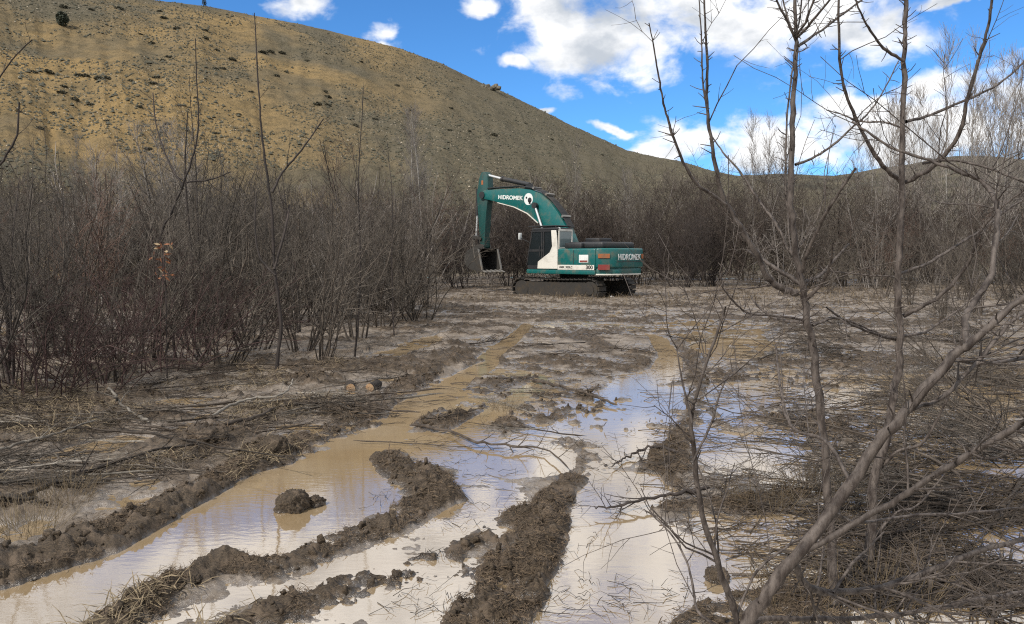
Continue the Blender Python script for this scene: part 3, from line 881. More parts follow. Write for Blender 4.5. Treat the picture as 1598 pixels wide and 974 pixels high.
def make_sapling(h, c=1, mt=None, ms_=None):
    P, Rd = stems(c, .12, h, 9, 11, r0=.030, wob=.045, up=.06, hvar=.2)
    S = Twigs().add(P, Rd, 5)
    A, Ar = sprout(P, Rd, 12, (.22, .95), (30, 62), h * .24, .16, 6, .5, .1, .004)
    B, Br = sprout(A, Ar, 5, (.2, .95), (30, 65), h * .07, .1, 4, .55, .12, .003)
    C, Cr = sprout(P, Rd, 20, (.15, 1), (50, 90), h * .03, .05, 3, .3, .1, .0028)
    return plant('bare_sapling', S, Twigs().add(A, Ar).add(B, Br).add(C, Cr), ms_ or m_dark, mt or m_twig, ('trunk', 'crown'))


def make_poplar(h, c=2):
    P, Rd = stems(c, .5, h * 1.12, 4, 14, r0=.085, wob=.018, up=.05, hvar=.15, tip=.10)
    S = Twigs().add(P, Rd, 6)
    A, Ar = sprout(P, Rd, 56, (.12, .98), (20, 46), h * .28, .20, 7, .38, .06, .012, bytip=.7)
    B, Br = sprout(A, Ar, 9, (.15, .95), (18, 45), h * .085, .22, 4, .6, .1, .009)
    return plant('poplar_tree', S, Twigs().add(A, Ar).add(B, Br), m_pale, m_ptwig, ('trunk', 'crown'))


def make_bramble(h, c):
    P, Rd = stems(c, .5, h * 1.9, 55, 9, r0=.010, wob=.10, up=-.10, tip=.4)
    A, Ar = sprout(P, Rd, 9, (.2, .98), (25, 70), h * .42, .06, 5, .6, .16, .003)
    B, Br = sprout(A, Ar, 5, (.1, .95), (25, 70), h * .16, .04, 3, .6, .16, .0026)
    return plant('bramble_bush', Twigs().add(P, Rd, 4), Twigs().add(A, Ar).add(B, Br), m_red, m_red, ('cane', 'twig'))


def make_round_tree(h):
    P, Rd = stems(3, .25, h * .8, 22, 9, r0=.11, wob=.07, up=.06, tip=.2)
    A, Ar = sprout(P, Rd, 12, (.3, .98), (25, 60), h * .38, .12, 6, .5, .12, .012)
    B, Br = sprout(A, Ar, 9, (.2, .98), (25, 60), h * .16, .10, 5, .55, .14, .008)
    C, Cr = sprout(B, Br, 5, (.2, .98), (25, 60), h * .07, .08, 3, .6, .14, .007)
    return plant('bare_tree', Twigs().add(P, Rd, 5), Twigs().add(A, Ar).add(B, Br).add(C, Cr), m_shrub, m_twig, ('trunk', 'crown'))


ORD = ['first', 'second', 'third', 'fourth', 'fifth', 'sixth', 'seventh', 'eighth', 'ninth', 'tenth', 'eleventh', 'twelfth', 'thirteenth', 'fourteenth', 'fifteenth', 'sixteenth', 'seventeenth', 'eighteenth', 'nineteenth', 'twentieth']
TENS = ['', '', 'twenty', 'thirty', 'forty', 'fifty', 'sixty', 'seventy', 'eighty', 'ninety']
TENTH = ['', '', 'twentieth', 'thirtieth', 'fortieth', 'fiftieth', 'sixtieth', 'seventieth', 'eightieth', 'ninetieth']


def ordinal(i):
    if i < 20:
        return ORD[i]
    n = i + 1
    return TENTH[n // 10] if n % 10 == 0 else TENS[n // 10] + '-' + ORD[n % 10 - 1]


class Stock:
    """prototypes, each first used itself and then copied with its parts"""
    def __init__(s, protos):
        s.p = protos; s.used = [False] * len(protos)

    def place(s, k, loc, rz, sc, tilt=(0, 0)):
        k %= len(s.p)
        o = copy_tree(s.p[k]) if s.used[k] else s.p[k]
        s.used[k] = True
        o.location = loc; o.rotation_euler = (tilt[0], tilt[1], rz); o.scale = (sc, sc, sc) if not isinstance(sc, tuple) else sc
        return o


def px_of(p):
    c, s = math.cos(PITCH), math.sin(PITCH)
    y = p[1] * c - (p[2] - CAMZ) * s; z = p[1] * s + (p[2] - CAMZ) * c
    return W / 2 + F * p[0] / y, H / 2 - F * z / y


shrubs = Stock([make_shrub(3.6, 13, .30, 24), make_shrub(3.9, 10, .24, 20), make_shrub(3.3, 16, .40, 30), make_shrub(4.1, 9, .22, 16),
                make_shrub(3.5, 12, .30, 28, 1.2), make_shrub(3.0, 18, .45, 34), make_shrub(3.7, 14, .35, 26, mt=m_rtwig), make_shrub(3.6, 9, .30, 26, .8, m_grey, m_grey), make_shrub(4.0, 6, .2, 18, .7, m_grey, m_grey)])
saps = Stock([make_sapling(4.6), make_sapling(5.0), make_sapling(4.4, 2)])
pops = Stock([make_poplar(12.5, 2), make_poplar(11.5, 3), make_poplar(13, 1)])
brams = Stock([make_bramble(1.0, 26), make_bramble(1.2, 22)])
trees = Stock([make_round_tree(6.5), make_round_tree(6.0)])


def ground_loc(px, py):
    g = gp(px, py); return Vector((g.x, g.y, ground_z(g.x, g.y)))


# --- shrubs along the open edge of the thicket (pixel of the foot, height m, prototype)
FRONT = [(-60, 640, 2.9, 0), (20, 606, 3.2, 4), (95, 560, 3.3, 2), (165, 600, 2.3, 5), (235, 572, 2.9, 1), (345, 572, 2.6, 2), (300, 545, 3.6, 3), (395, 548, 3.3, 0), (470, 548, 3.2, 4),
         (500, 566, 3.0, 1), (560, 530, 3.6, 3), (595, 512, 3.7, 2), (648, 502, 3.5, 5), (600, 485, 4.3, 0), (668, 482, 2.8, 1), (530, 500, 4.2, 4), (440, 515, 4.0, 3), (60, 520, 4.0, 1), (210, 520, 4.1, 0), (-20, 545, 3.6, 3)]
front = []
for px, py, h, k in FRONT:
    o = shrubs.place(k, ground_loc(px, py), rng.uniform(0, 6.28), h / 3.6)
    front.append((px, o))
front.sort(key=lambda a: a[0])
for i, (px, o) in enumerate(front):
    tag(o, f'{ordinal(i)} bare grey-brown shrub from the left along the open edge of the left thicket', 'shrub', 'shrubs along the open edge of the left thicket')

# --- the body of the left thicket
inner = []
tries = 0
while len(inner) < 74 and tries < 6000:
    tries += 1
    Y = 14 + 40 * rng.rand() ** .8; px = rng.uniform(-140, 1010 if Y > 43 else 740)
    edge = np.interp(Y, [12, 16, 22, 28, 36, 44, 60], [430, 550, 610, 650, 680, 1300, 1700])
    if px > edge:
        continue
    x = (px - W / 2) / F * Y
    if any((x - q[0]) ** 2 + (Y - q[1]) ** 2 < .9 for q in inner):
        continue
    inner.append((x, Y))
inner.sort(key=lambda q: q[1])
rows = {}
for n, (x, Y) in enumerate(inner):
    hgt = rng.uniform(1.0, 1.5) * np.interp(Y, [14, 30, 50], [1.0, 1.25, 1.5])
    o = shrubs.place(int(rng.choice(9)), (x, Y, 0.0), rng.uniform(0, 6.28), hgt)
    band = 0 if Y < 22 else 1 if Y < 32 else 2 if Y < 43 else 3
    rows.setdefault(band, []).append((px_of((x, Y, 0))[0], o))
BAND = ['just behind the open edge of the thicket', 'in the middle depth of the thicket', 'deep in the thicket below the hill', 'at the back of the thicket behind the excavator']
for b, lst in rows.items():
    lst.sort(key=lambda a: a[0])
    for i, (px, o) in enumerate(lst):
        tag(o, f'{ordinal(i)} bare shrub from the left {BAND[b]}', 'shrub', 'shrubs inside the left thicket')

darks = Stock([make_shrub(3.4, 22, .5, 34, 1.5, m_dark, m_dark), make_shrub(3.8, 20, .45, 30, 1.5, m_dark, m_dark)])
for n, (px, Y, s, lab) in enumerate([(160, 27, 1.05, 'dense almost black shrub deep in the left thicket, left of the white-stemmed poplar'), (215, 29, 1.15, 'second dense almost black shrub in the left thicket, beside the first'), (720, 41, 1.3, 'dense dark shrub behind the excavator bucket'),
                                     (1062, 42, 1.3, 'dense dark shrub just right of the excavator'), (1100, 44, 1.2, 'second dense dark shrub right of the excavator'), (800, 44, 1.4, 'dense dark shrub behind the excavator arm'), (930, 46, 1.2, 'dense dark shrub behind the excavator engine')]):
    o = darks.place(n, ((px - W / 2) / F * Y, Y, 0), rng.uniform(0, 6.28), s)
    tag(o, lab, 'shrub', 'dense dark shrubs')

# --- right thicket
right = []
for n in range(46):
    Y = rng.uniform(40, 58); px = rng.uniform(1000, 1700)
    x = (px - W / 2) / F * Y
    o = shrubs.place(int(rng.choice(9)), (x, Y, 0), rng.uniform(0, 6.28), rng.uniform(1.15, 1.75))
    right.append((px, o))
right.sort(key=lambda a: a[0])
for i, (px, o) in enumerate(right):
    tag(o, f'{ordinal(i)} bare shrub from the excavator along the thicket on the right', 'shrub', 'shrubs of the right thicket')
near_r = []
for px, py, h, k in [(1470, 500, 2.9, 3), (1530, 492, 3.0, 1), (1590, 505, 2.8, 0), (1420, 478, 3.0, 3), (1500, 470, 3.4, 4), (1570, 468, 3.6, 1), (1650, 500, 3.2, 2), (1380, 465, 3.2, 1), (1340, 455, 3.4, 3), (1240, 452, 3.0, 0), (1180, 448, 2.6, 5), (1290, 460, 2.6, 1)]:
    o = shrubs.place(k, ground_loc(px, py), rng.uniform(0, 6.28), h / 3.6); near_r.append((px, o))
near_r.sort(key=lambda a: a[0])
for i, (px, o) in enumerate(near_r):
    tag(o, f'{ordinal(i)} thin bare shrub from the excavator standing in the flooded ground on the right', 'shrub', 'shrubs in the flooded ground on the right')

# --- saplings that rise above the thicket
SAPS = [
        (545, 560, 4.7, 1, 'straight dark sapling right of the tall forked one'), (105, 560, 3.6, 1, 'thin sapling among the shrubs near the left edge of the thicket'),
        (20, 610, 3.6, 2, 'leftmost twin-stemmed sapling at the edge of the thicket'), (320, 530, 5.6, 0, 'thin tall sapling between the leaning one and the forked one'),
        (330, 515, 6.0, 1, 'slender sapling close behind the thin tall one'), (470, 520, 5.0, 2, 'small twin sapling behind the forked one'), (620, 528, 4.3, 1, 'pale-stemmed sapling at the right end of the left thicket')]
for px, py, h, k, lab in SAPS:
    o = saps.place(k, ground_loc(px, py), rng.uniform(0, 6.28), h / 4.8)
    tag(o, lab, 'sapling', 'saplings in front of the left thicket')

# --- poplars
POP = [(1185, 56, 11.0, 'poplar tree behind the fallen brush, standing alone left of the thorny sapling'), (1218, 58, 10.2, 'slim poplar tree close beside the lone one'), (1330, 62, 11.5, 'poplar tree between the two thorny saplings'),
       (1365, 52, 11.0, 'poplar tree just left of the straight thorny sapling'), (1420, 58, 13.6, 'poplar tree just right of the straight thorny sapling'), (1452, 60, 12.0, 'second poplar tree right of the straight thorny sapling'),
       (1490, 54, 15.8, 'tallest poplar tree on the right'), (1530, 60, 14.6, 'poplar tree right of the tallest one'), (1565, 56, 12.5, 'poplar tree near the right edge'), (1606, 58, 15.4, 'poplar tree cut by the right edge'), (1396, 64, 13.4, 'slim poplar tree right behind the straight thorny sapling'), (1510, 66, 14.4, 'thin poplar tree between the tallest one and its right neighbour'), (1548, 52, 14.0, 'leafless pale poplar tree second from the right edge of the row'), (1580, 64, 14.6, 'far pale poplar tree between the last two on the right'),
       (895, 47, 8.6, 'slender pale poplar tree behind the excavator boom'), (975, 52, 7.0, 'short pale poplar tree behind the excavator engine'),
       (650, 52, 11.2, 'pale poplar tree standing against the hillside left of the excavator'), (300, 25, 5.6, 'white-stemmed poplar tree deep in the left thicket'), (172, 27, 5.0, 'thin white-stemmed poplar tree far left in the thicket'),
       (262, 30, 6.6, 'pale poplar tree beside the white-stemmed one in the left thicket'), (120, 46, 8.8, 'faint pale poplar tree at the far left of the thicket')]
for n, (px, Y, h, lab) in enumerate(POP):
    o = pops.place(n, ((px - W / 2) / F * Y, Y, 0), rng.uniform(0, 6.28), (h / 12.5 * (1.0 if h > 9 else .7 if Y > 35 else 1.5), h / 12.5 * (1.0 if h > 9 else .7 if Y > 35 else 1.5), h / 12.5))
    tag(o, lab, 'tree', 'pale poplar trees')
for n, (px, Y, h, lab) in enumerate([(1085, 70, 12.6, 'round-crowned bare tree on the skyline right of the excavator'), (1140, 66, 10.4, 'smaller bare tree beside the round-crowned one'), (1310, 48, 7.8, 'gnarled dark bare tree between the two thorny saplings'), (1100, 52, 6.0, 'dark low bare tree right of the excavator')]):
    o = trees.place(n, ((px - W / 2) / F * Y, Y, 0), rng.uniform(0, 6.28), h / 6.4)
    tag(o, lab, 'tree')

# --- brambles
BR = [(60, 622, .9), (150, 610, .8), (250, 580, 1.1), (330, 560, .9), (185, 560, 1.0), (290, 525, 1.1)]
BR.sort()
for i, (px, py, s) in enumerate(BR):
    o = brams.place(i, ground_loc(px, py), rng.uniform(0, 6.28), s)
    tag(o, f'{ordinal(i)} tangled reddish bramble from the left at the foot of the left thicket', 'bramble', 'brambles at the foot of the left thicket')

# --- far wood behind both thickets, one mass
src = []
for o in shrubs.p:
    for ch in o.children:
        n = len(ch.data.vertices); v = np.empty(n * 3, np.float32); ch.data.vertices.foreach_get('co', v)
        f = np.empty(len(ch.data.polygons) * 4, np.int32); ch.data.loops.foreach_get('vertex_index', f)
        if ch.name.startswith('twig'):
            twv, twf = v.reshape(-1, 3), f.reshape(-1, 4)
            src.append((twv, twf))
VV, FF, off = [], [], 0
for n in range(130):
    Y = rng.uniform(42, 64); px = rng.uniform(-160, 1760) if n > 56 else rng.uniform(640, 1500)
    v, f = src[n % len(src)]
    a = rng.uniform(0, 6.28); s = rng.uniform(1.45, 2.3) * (.9 if n > 56 else 1.05); c_, s_ = math.cos(a), math.sin(a)
    w = np.stack([(v[:, 0] * c_ - v[:, 1] * s_) * s * 1.2 + (px - W / 2) / F * Y, (v[:, 0] * s_ + v[:, 1] * c_) * s * 1.2 + Y, v[:, 2] * s], 1)
    VV.append(w); FF.append(f + off); off += len(w)
m_wood = bark('far_wood_bark', (0.0326, 0.0242, 0.0202), (0.0718, 0.0539, 0.0439), var=0)
tag(link('distant_thicket', np_mesh('distant_thicket', np.concatenate(VV), np.concatenate(FF)), m_wood), 'dense mass of bare scrub below the hills', kind='stuff')
# ------------------------------------------------------------------ thorny saplings close to the camera


def trace(pts, Y0, Y1, d0, d1, n=None):
    """a limb traced on the photo: pixels, depth from..to, thickness in pixels from..to"""
    m = len(pts); Ys = np.linspace(Y0, Y1, m); ds = np.linspace(d0, d1, m) * .86
    P = [at(px, py, Y) for (px, py), Y in zip(pts, Ys)]
    r = [d / 2 * Y / F for d, Y in zip(ds, Ys)]
    return smooth_path(P, r, n or max(8, 4 * m))


def thorny(name, label, foot, limbs, mat, spur=26, twigs=(0, 0), cat='sapling'):
    root = empty(name, foot); inv = -np.array(foot)
    tag(root, label, cat)
    T_all = Twigs()
    for i, (nm, pts, Y0, Y1, d0, d1) in enumerate(limbs):
        P, Rd = trace(pts, Y0, Y1, d0, d1)
        P = P + inv
        if nm == 'trunk':
            base = np.array([[0, 0, -.08]]); k = P[0, 0]
            P = np.concatenate([(base * (1 - f) + k * f)[None] for f in (0, .5)] + [P], 1); Rd = np.concatenate([np.full((1, 2), Rd[0, 0] * 1.15), Rd], 1)
        jit = rng.normal(size=P.shape) * Rd[..., None] * .22
        jit[:, 0] = 0
        Rd = Rd * rng.uniform(.9, 1.14, Rd.shape)
        tw = Twigs().add(P + jit, Rd, 8 if d0 > 9 else 6)
        link(nm, tw.mesh(nm), mat, root)
        L = np.linalg.norm(np.diff(P[0], axis=0), axis=1).sum()
        c = int(spur * L)
        if c:
            A, Ar = sprout(P, np.minimum(Rd, .007), c, (.05, .99), (50, 85), (.042 if nm == 'branch' else .05), .12, 3, .5, .15, .0022, lvar=.75, bytip=0, tip=.5)
            T_all.add(A, Ar)
        if twigs[0] and nm != 'trunk' or (twigs[1] and nm == 'trunk'):
            A, Ar = sprout(P, np.minimum(Rd, .012), int(twigs[0] * L) + 1, (.1, .98), (30, 70), .55, .12, 7, .4, .14, .0017, lvar=.6, bytip=.3)
            B, Br = sprout(A, Ar, 5, (.1, .98), (30, 75), .16, .06, 4, .6, .16, .0012, lvar=.6)
            T_all.add(A, Ar, 4).add(B, Br)
    link('spur_twig', T_all.mesh('spur_twig'), mat, root)['kind'] = 'stuff'
    return root


YA = 3.7
fa = gp(1302, 950); fa = (fa.x, fa.y, ground_z(fa.x, fa.y))
thorny('thorny_sapling', 'thorny bare sapling with a forked crown, base hidden behind the slanting trunk', fa, [
    ('trunk', [(1300, 915), (1298, 840), (1290, 760), (1283, 650), (1270, 560), (1258, 490), (1251, 443), (1241, 373), (1234, 310), (1236, 230), (1238, 160), (1241, 100), (1243, 70), (1242, 40), (1239, -10), (1236, -60)], YA, YA, 17, 5),
    ('branch', [(1243, 457), (1220, 451), (1206, 441), (1192, 422), (1182, 399), (1154, 352), (1129, 312), (1120, 275), (1113, 235), (1106, 190), (1103, 145), (1104, 98), (1101, 50), (1098, -20)], YA, YA - .3, 13, 3),
    ('branch', [(1133, 320), (1110, 303), (1093, 293), (1074, 268), (1060, 238), (1048, 205), (1040, 178), (1032, 145), (1026, 108), (1020, 72), (1013, 36)], YA - .15, YA - .5, 7, 2),
    ('branch', [(1104, 172), (1098, 140), (1096, 105), (1094, 50), (1090, -20)], YA - .26, YA - .3, 4, 2),
    ('branch', [(1249, 443), (1210, 418), (1185, 402), (1164, 390)], YA, YA + .2, 9, 4),
    ('branch', [(1250, 430), (1242, 405), (1227, 383), (1210, 348), (1194, 327), (1175, 300), (1155, 268), (1130, 240), (1112, 214)], YA, YA + .3, 7, 2.5),
    ('branch', [(1241, 373), (1227, 310), (1226, 250), (1228, 190), (1235, 120), (1240, 95)], YA + .02, YA + .12, 4, 3),
    ('branch', [(1243, 66), (1227, 30), (1210, -5), (1200, -40)], YA, YA - .1, 5, 3), ('branch', [(1242, 60), (1233, 40), (1222, 0), (1215, -40)], YA, YA + .2, 4, 2),
    ('branch', [(1243, 50), (1249, 25), (1251, -15)], YA, YA + .1, 4, 2.5), ('branch', [(1243, 55), (1256, 35), (1270, 0), (1278, -30)], YA, YA - .2, 5, 3),
    ('branch', [(1243, 60), (1262, 40), (1295, 0), (1320, -30)], YA, YA - .3, 5, 3), ('branch', [(1245, 72), (1275, 52), (1310, 26), (1345, 0)], YA, YA + .3, 5, 3),
    ('branch', [(1241, 257), (1270, 246), (1300, 226), (1330, 199), (1352, 180), (1380, 140), (1402, 95)], YA, YA + .2, 5, 2),
    ('branch', [(1252, 440), (1275, 433), (1298, 410), (1325, 380)], YA, YA + .4, 7, 3), ('branch', [(1260, 465), (1285, 440), (1296, 410), (1300, 380)], YA, YA - .3, 8, 3),
    ('branch', [(1251, 425), (1262, 390), (1280, 350), (1300, 315), (1335, 262)], YA, YA - .4, 8, 4),
    ('branch', [(1259, 503), (1230, 502), (1205, 495), (1180, 475), (1172, 462)], YA, YA + .3, 6, 2.5), ('branch', [(1258, 500), (1200, 492), (1165, 488), (1140, 465), (1126, 444), (1128, 415)], YA, YA - .5, 5, 2),
    ('branch', [(1268, 508), (1300, 496), (1335, 505), (1370, 520)], YA, YA + .2, 6, 2.5),
], m_plum, 30, (1.2, 0))

YB = 4.2
fb = gp(1352, 890); fb = (fb.x, fb.y, ground_z(fb.x, fb.y))
thorny('thorny_sapling', 'straight thorny sapling with wide upcurving side branches, right of the forked one', fb, [
    ('trunk', [(1350, 895), (1358, 850), (1365, 760), (1380, 690), (1395, 620), (1403, 560), (1402, 480), (1400, 430), (1404, 380), (1407, 310), (1409, 200), (1411, 90), (1412, 50), (1414, 0), (1416, -60)], YB, YB - .1, 18, 6),
    ('branch', [(1410, 493), (1440, 478), (1475, 455), (1505, 420), (1520, 390), (1528, 365), (1548, 338), (1580, 310), (1610, 290)], YB, YB - .5, 8, 3),
    ('branch', [(1404, 427), (1450, 410), (1490, 385), (1530, 360), (1575, 325), (1610, 305)], YB, YB + .5, 6, 3),
    ('branch', [(1407, 287), (1430, 276), (1455, 260), (1480, 235), (1500, 200), (1510, 155), (1525, 100), (1540, 50), (1548, 0), (1553, -40)], YB, YB - .5, 9, 4),
    ('branch', [(1405, 284), (1375, 255), (1350, 215), (1333, 180), (1318, 140), (1311, 100), (1309, 50), (1309, -10)], YB, YB - .4, 8, 4),
    ('branch', [(1410, 95), (1380, 76), (1360, 50), (1345, 25), (1330, -15)], YB - .1, YB - .3, 6, 3),
    ('branch', [(1414, 190), (1450, 180), (1510, 155), (1560, 130), (1610, 85)], YB - .05, YB + .4, 6, 3),
    ('branch', [(1408, 200), (1380, 191), (1345, 190), (1312, 178), (1290, 172)], YB - .05, YB + .3, 4, 2),
    ('branch', [(1401, 530), (1370, 522), (1340, 512), (1310, 495), (1290, 480)], YB, YB - .4, 7, 3), ('branch', [(1403, 525), (1440, 520), (1460, 508), (1500, 480), (1530, 455)], YB, YB + .3, 6, 2),
    ('branch', [(1400, 432), (1360, 430), (1300, 424), (1270, 418)], YB, YB - .2, 4, 2), ('branch', [(1370, 735), (1400, 705), (1440, 690), (1470, 640), (1490, 600)], YB, YB - .3, 7, 3),
    ('branch', [(1360, 840), (1400, 800), (1430, 790), (1475, 740)], YB, YB + .2, 6, 3),
], m_plum, 26, (1.2, 0))

YC = 2.35
fc = (at(1120, 1000, YC).x, YC, 0.0); fc = (fc[0], fc[1], ground_z(fc[0], fc[1]))
thorny('leaning_tree', 'thick slanting grey-brown trunk leaning across the lower right corner', fc, [
    ('trunk', [(1150, 1000), (1180, 950), (1215, 900), (1300, 795), (1370, 692), (1420, 636), (1488, 556), (1520, 530), (1560, 495), (1620, 448), (1700, 400)], YC, YC - .25, 28, 9),
    ('branch', [(1511, 535), (1507, 500), (1516, 478), (1546, 432), (1553, 375), (1556, 330), (1549, 305), (1535, 286), (1515, 275), (1470, 258), (1440, 247), (1395, 232), (1345, 200), (1330, 190)], YC - .12, YC + .4, 13, 3),
    ('branch', [(1440, 255), (1480, 250), (1540, 262), (1610, 290)], YC + .3, YC + .1, 5, 4),
    ('branch', [(1238, 880), (1260, 914), (1300, 924), (1370, 917), (1450, 890), (1540, 856), (1620, 836)], YC - .05, YC + .5, 14, 9),
    ('branch', [(1230, 875), (1298, 838), (1380, 792), (1430, 760), (1500, 716), (1560, 682), (1620, 645)], YC - .05, YC - .4, 11, 12),
    ('branch', [(1165, 975), (1200, 966), (1300, 966), (1400, 959), (1480, 944), (1560, 930), (1620, 920)], YC, YC + .6, 11, 7),
    ('branch', [(1152, 985), (1140, 937), (1120, 880), (1096, 802), (1086, 732), (1079, 662), (1086, 620), (1110, 545), (1128, 495), (1132, 480)], YC, YC - .2, 13, 3),
    ('branch', [(1150, 995), (1092, 958), (1083, 925), (1073, 880), (1052, 840), (1020, 806), (1005, 795)], YC, YC + .5, 6, 2),
    ('branch', [(1150, 960), (1180, 892), (1230, 852), (1262, 832), (1290, 800)], YC, YC + .3, 6, 3),
    ('branch', [(1080, 660), (1068, 610), (1060, 570), (1056, 540)], YC - .15, YC - .1, 5, 2),
    ('branch', [(1082, 720), (1110, 660), (1125, 610), (1140, 580)], YC - .15, YC - .1, 5, 2),
    ('branch', [(1330, 760), (1290, 690), (1240, 670), (1222, 630), (1215, 580), (1210, 540)], YC - .1, YC + .6, 8, 3),
    ('branch', [(1480, 565), (1500, 562), (1540, 566), (1610, 558)], YC - .14, YC + .2, 9, 7), ('branch', [(1420, 640), (1470, 620), (1530, 560), (1575, 505), (1610, 480)], YC - .1, YC + .1, 9, 6),
    ('branch', [(1300, 800), (1340, 815), (1420, 805), (1520, 800), (1610, 790)], YC, YC + .6, 7, 4), ('branch', [(1300, 925), (1330, 880), (1350, 860), (1380, 830)], YC + .1, YC + .4, 6, 3),
    ('branch', [(1380, 917), (1440, 940), (1500, 975), (1530, 1010)], YC + .2, YC + .1, 6, 3),
], m_plum, 14, (9, 0), 'tree')

# traced saplings at the left, their tips against the hill
def slim(label, limbs, mat):
    p = limbs[0][0][0]; g = gp(*p); f_ = (g.x, g.y, ground_z(g.x, g.y)); Y = g.y
    return thorny('bare_sapling', label, f_, [('trunk' if i == 0 else 'branch', pts, Y + a, Y + b, d0, d1) for i, (pts, a, b, d0, d1) in enumerate(limbs)], mat, 9, (2.2, 1))


slim('dark curving sapling forking above the thicket, just left of the tall forked one', [([(275, 560), (262, 470), (250, 375), (268, 330), (285, 290), (302, 240), (310, 190), (307, 130), (305, 60)], 0, 0, 6, 1.5), ([(285, 290), (262, 250), (245, 200), (238, 145)], 0, .3, 4, 2), ([(290, 285), (330, 280), (360, 268)], 0, .3, 3, 2)], m_dark)
slim('tall forked sapling whose tip reaches the skyline of the hill', [([(432, 585), (437, 500), (428, 420), (424, 330), (412, 240), (405, 165), (401, 90), (397, 20)], 0, .1, 7, 1.5), ([(425, 300), (440, 270), (470, 235), (505, 185)], 0, .3, 5, 2), ([(428, 420), (445, 360), (452, 320)], 0, .2, 5, 3), ([(430, 430), (405, 400), (398, 350), (400, 300)], 0, .3, 4, 2)], m_dark)
slim('dark sapling with a bent tip cut by the left edge', [([(15, 600), (12, 500), (-5, 400), (-20, 300), (5, 250), (25, 215), (30, 160)], 0, -.2, 8, 3), ([(0, 255), (-25, 180), (10, 105), (50, 62)], -.1, -.3, 4, 2)], m_dark)

# dry leaves caught in the thicket
m_leaf, t, bs = material('dry_orange_leaves'); bs.inputs['Base Color'].default_value = (.22, .085, .035, 1); bs.inputs['Roughness'].default_value = .7
m_leaf2, t, bs = material('dry_tan_leaves'); bs.inputs['Base Color'].default_value = (.42, .31, .18, 1); bs.inputs['Roughness'].default_value = .7
lf = np_mesh('leaf', [(-.02, 0, 0), (0, -.05, .012), (.02, 0, 0), (0, .06, -.01)], [[0, 1, 2, 3]])
spray = empty('leafy_twig', at(255, 420, 10.6)); tag(spray, 'twig with a bunch of dry orange leaves hanging on in the left thicket', 'twig')
Pq, Rq = smooth_path([(0, 0, -1.6), (.02, 0, -.6), (0, .03, 0), (.02, 0, .38)], [.012, .003], 10)
link('stem', Twigs().add(Pq, Rq).mesh('stem'), m_dark, spray)
lf2 = lf.copy()
for n in range(34):
    o = link('leaf', lf2 if n % 5 == 0 else lf, None, spray)
    (lf2 if n % 5 == 0 else lf).materials.clear(); (lf2 if n % 5 == 0 else lf).materials.append(m_leaf2 if n % 5 == 0 else m_leaf)
    o.location = (rng.normal(0, .075), rng.normal(0, .07), rng.uniform(-.15, .36)); o.rotation_euler = tuple(rng.uniform(0, 6, 3)); o.scale = (.85,) * 3
# ------------------------------------------------------------------ fallen branches and debris


def make_fallen(L, brushy, mat, r0=.018, flat=.22):
    n = 12
    x = np.linspace(-L / 2, L / 2, n)
    P = np.stack([x, np.cumsum(rng.normal(0, .05 * L / n * 3, n)), np.abs(rng.normal(0, .02, n))], 1)[None]; Rd = np.linspace(r0, r0 * .3, n)[None] * rng.uniform(.85, 1.2, (1, n)); Rd[0, 0] *= .25
    A, Ar = sprout(P, Rd, int(brushy * 9), (.2, .97), (22, 58), L * .30, 0, 6, .55, .12, .003)
    B, Br = sprout(A, Ar, 5, (.15, .97), (25, 60), L * .10, 0, 4, .6, .15, .0022)
    tw = Twigs()
    for Q, q, k in ((P, Rd, 6), (A, Ar, 3), (B, Br, 3)):
        Q = Q.copy(); Q[..., 2] = np.abs(Q[..., 2]) * flat + .01
        tw.add(Q, q, k)
    return link('fallen_branch', tw.mesh('fallen_branch'), mat)


fall = [make_fallen(2.6, 1, m_cut, .013), make_fallen(1.9, 2, m_cut, .016, .4), make_fallen(1.4, 2.2, m_cut, .012, .5), make_fallen(2.2, 1.6, m_bleach, .015, .25), make_fallen(3.0, .9, m_cut, .015), make_fallen(1.2, 1.5, m_bleach, .010, .3),
        make_fallen(1.7, 2.6, m_cut, .013, .6), make_fallen(2.0, 2.0, m_twig, .014, .5)]
fused = [False] * len(fall)


def lay(k, loc, rz, s, tilt=0.0):
    o = fall[k].copy() if fused[k] else fall[k]
    if fused[k]:
        COL.objects.link(o)
    fused[k] = True
    o.location = loc; o.rotation_euler = (rng.uniform(-.08, .08), tilt, rz); o.scale = (s, s, s)
    return o


AREAS = [  # name, label tail, outline px, how many, yaw centre/spread
    ('on the left bank', [(-60, 640), (560, 610), (600, 640), (480, 690), (320, 720), (60, 790), (-60, 790)], 46, .30, .35),
    ('at the foot of the left thicket', [(-40, 590), (500, 560), (660, 520), (700, 540), (600, 600), (300, 630), (-40, 640)], 22, .15, .6),
    ('between the two ruts', [(640, 700), (800, 590), (960, 600), (930, 720), (760, 730)], 12, -.2, .7),
    ('right of the right rut', [(1010, 720), (1060, 560), (1240, 560), (1250, 800), (1000, 790)], 12, .1, .7),
    ('behind the thorny saplings', [(1100, 470), (1640, 480), (1640, 600), (1150, 560)], 30, .05, .5),
    ('under the slanting trunk', [(1250, 600), (1640, 600), (1640, 960), (1320, 900), (1240, 760)], 28, .2, .9),
    ('before the excavator', [(640, 480), (820, 470), (1110, 480), (1100, 540), (860, 570), (680, 530)], 16, 0, .6),
]
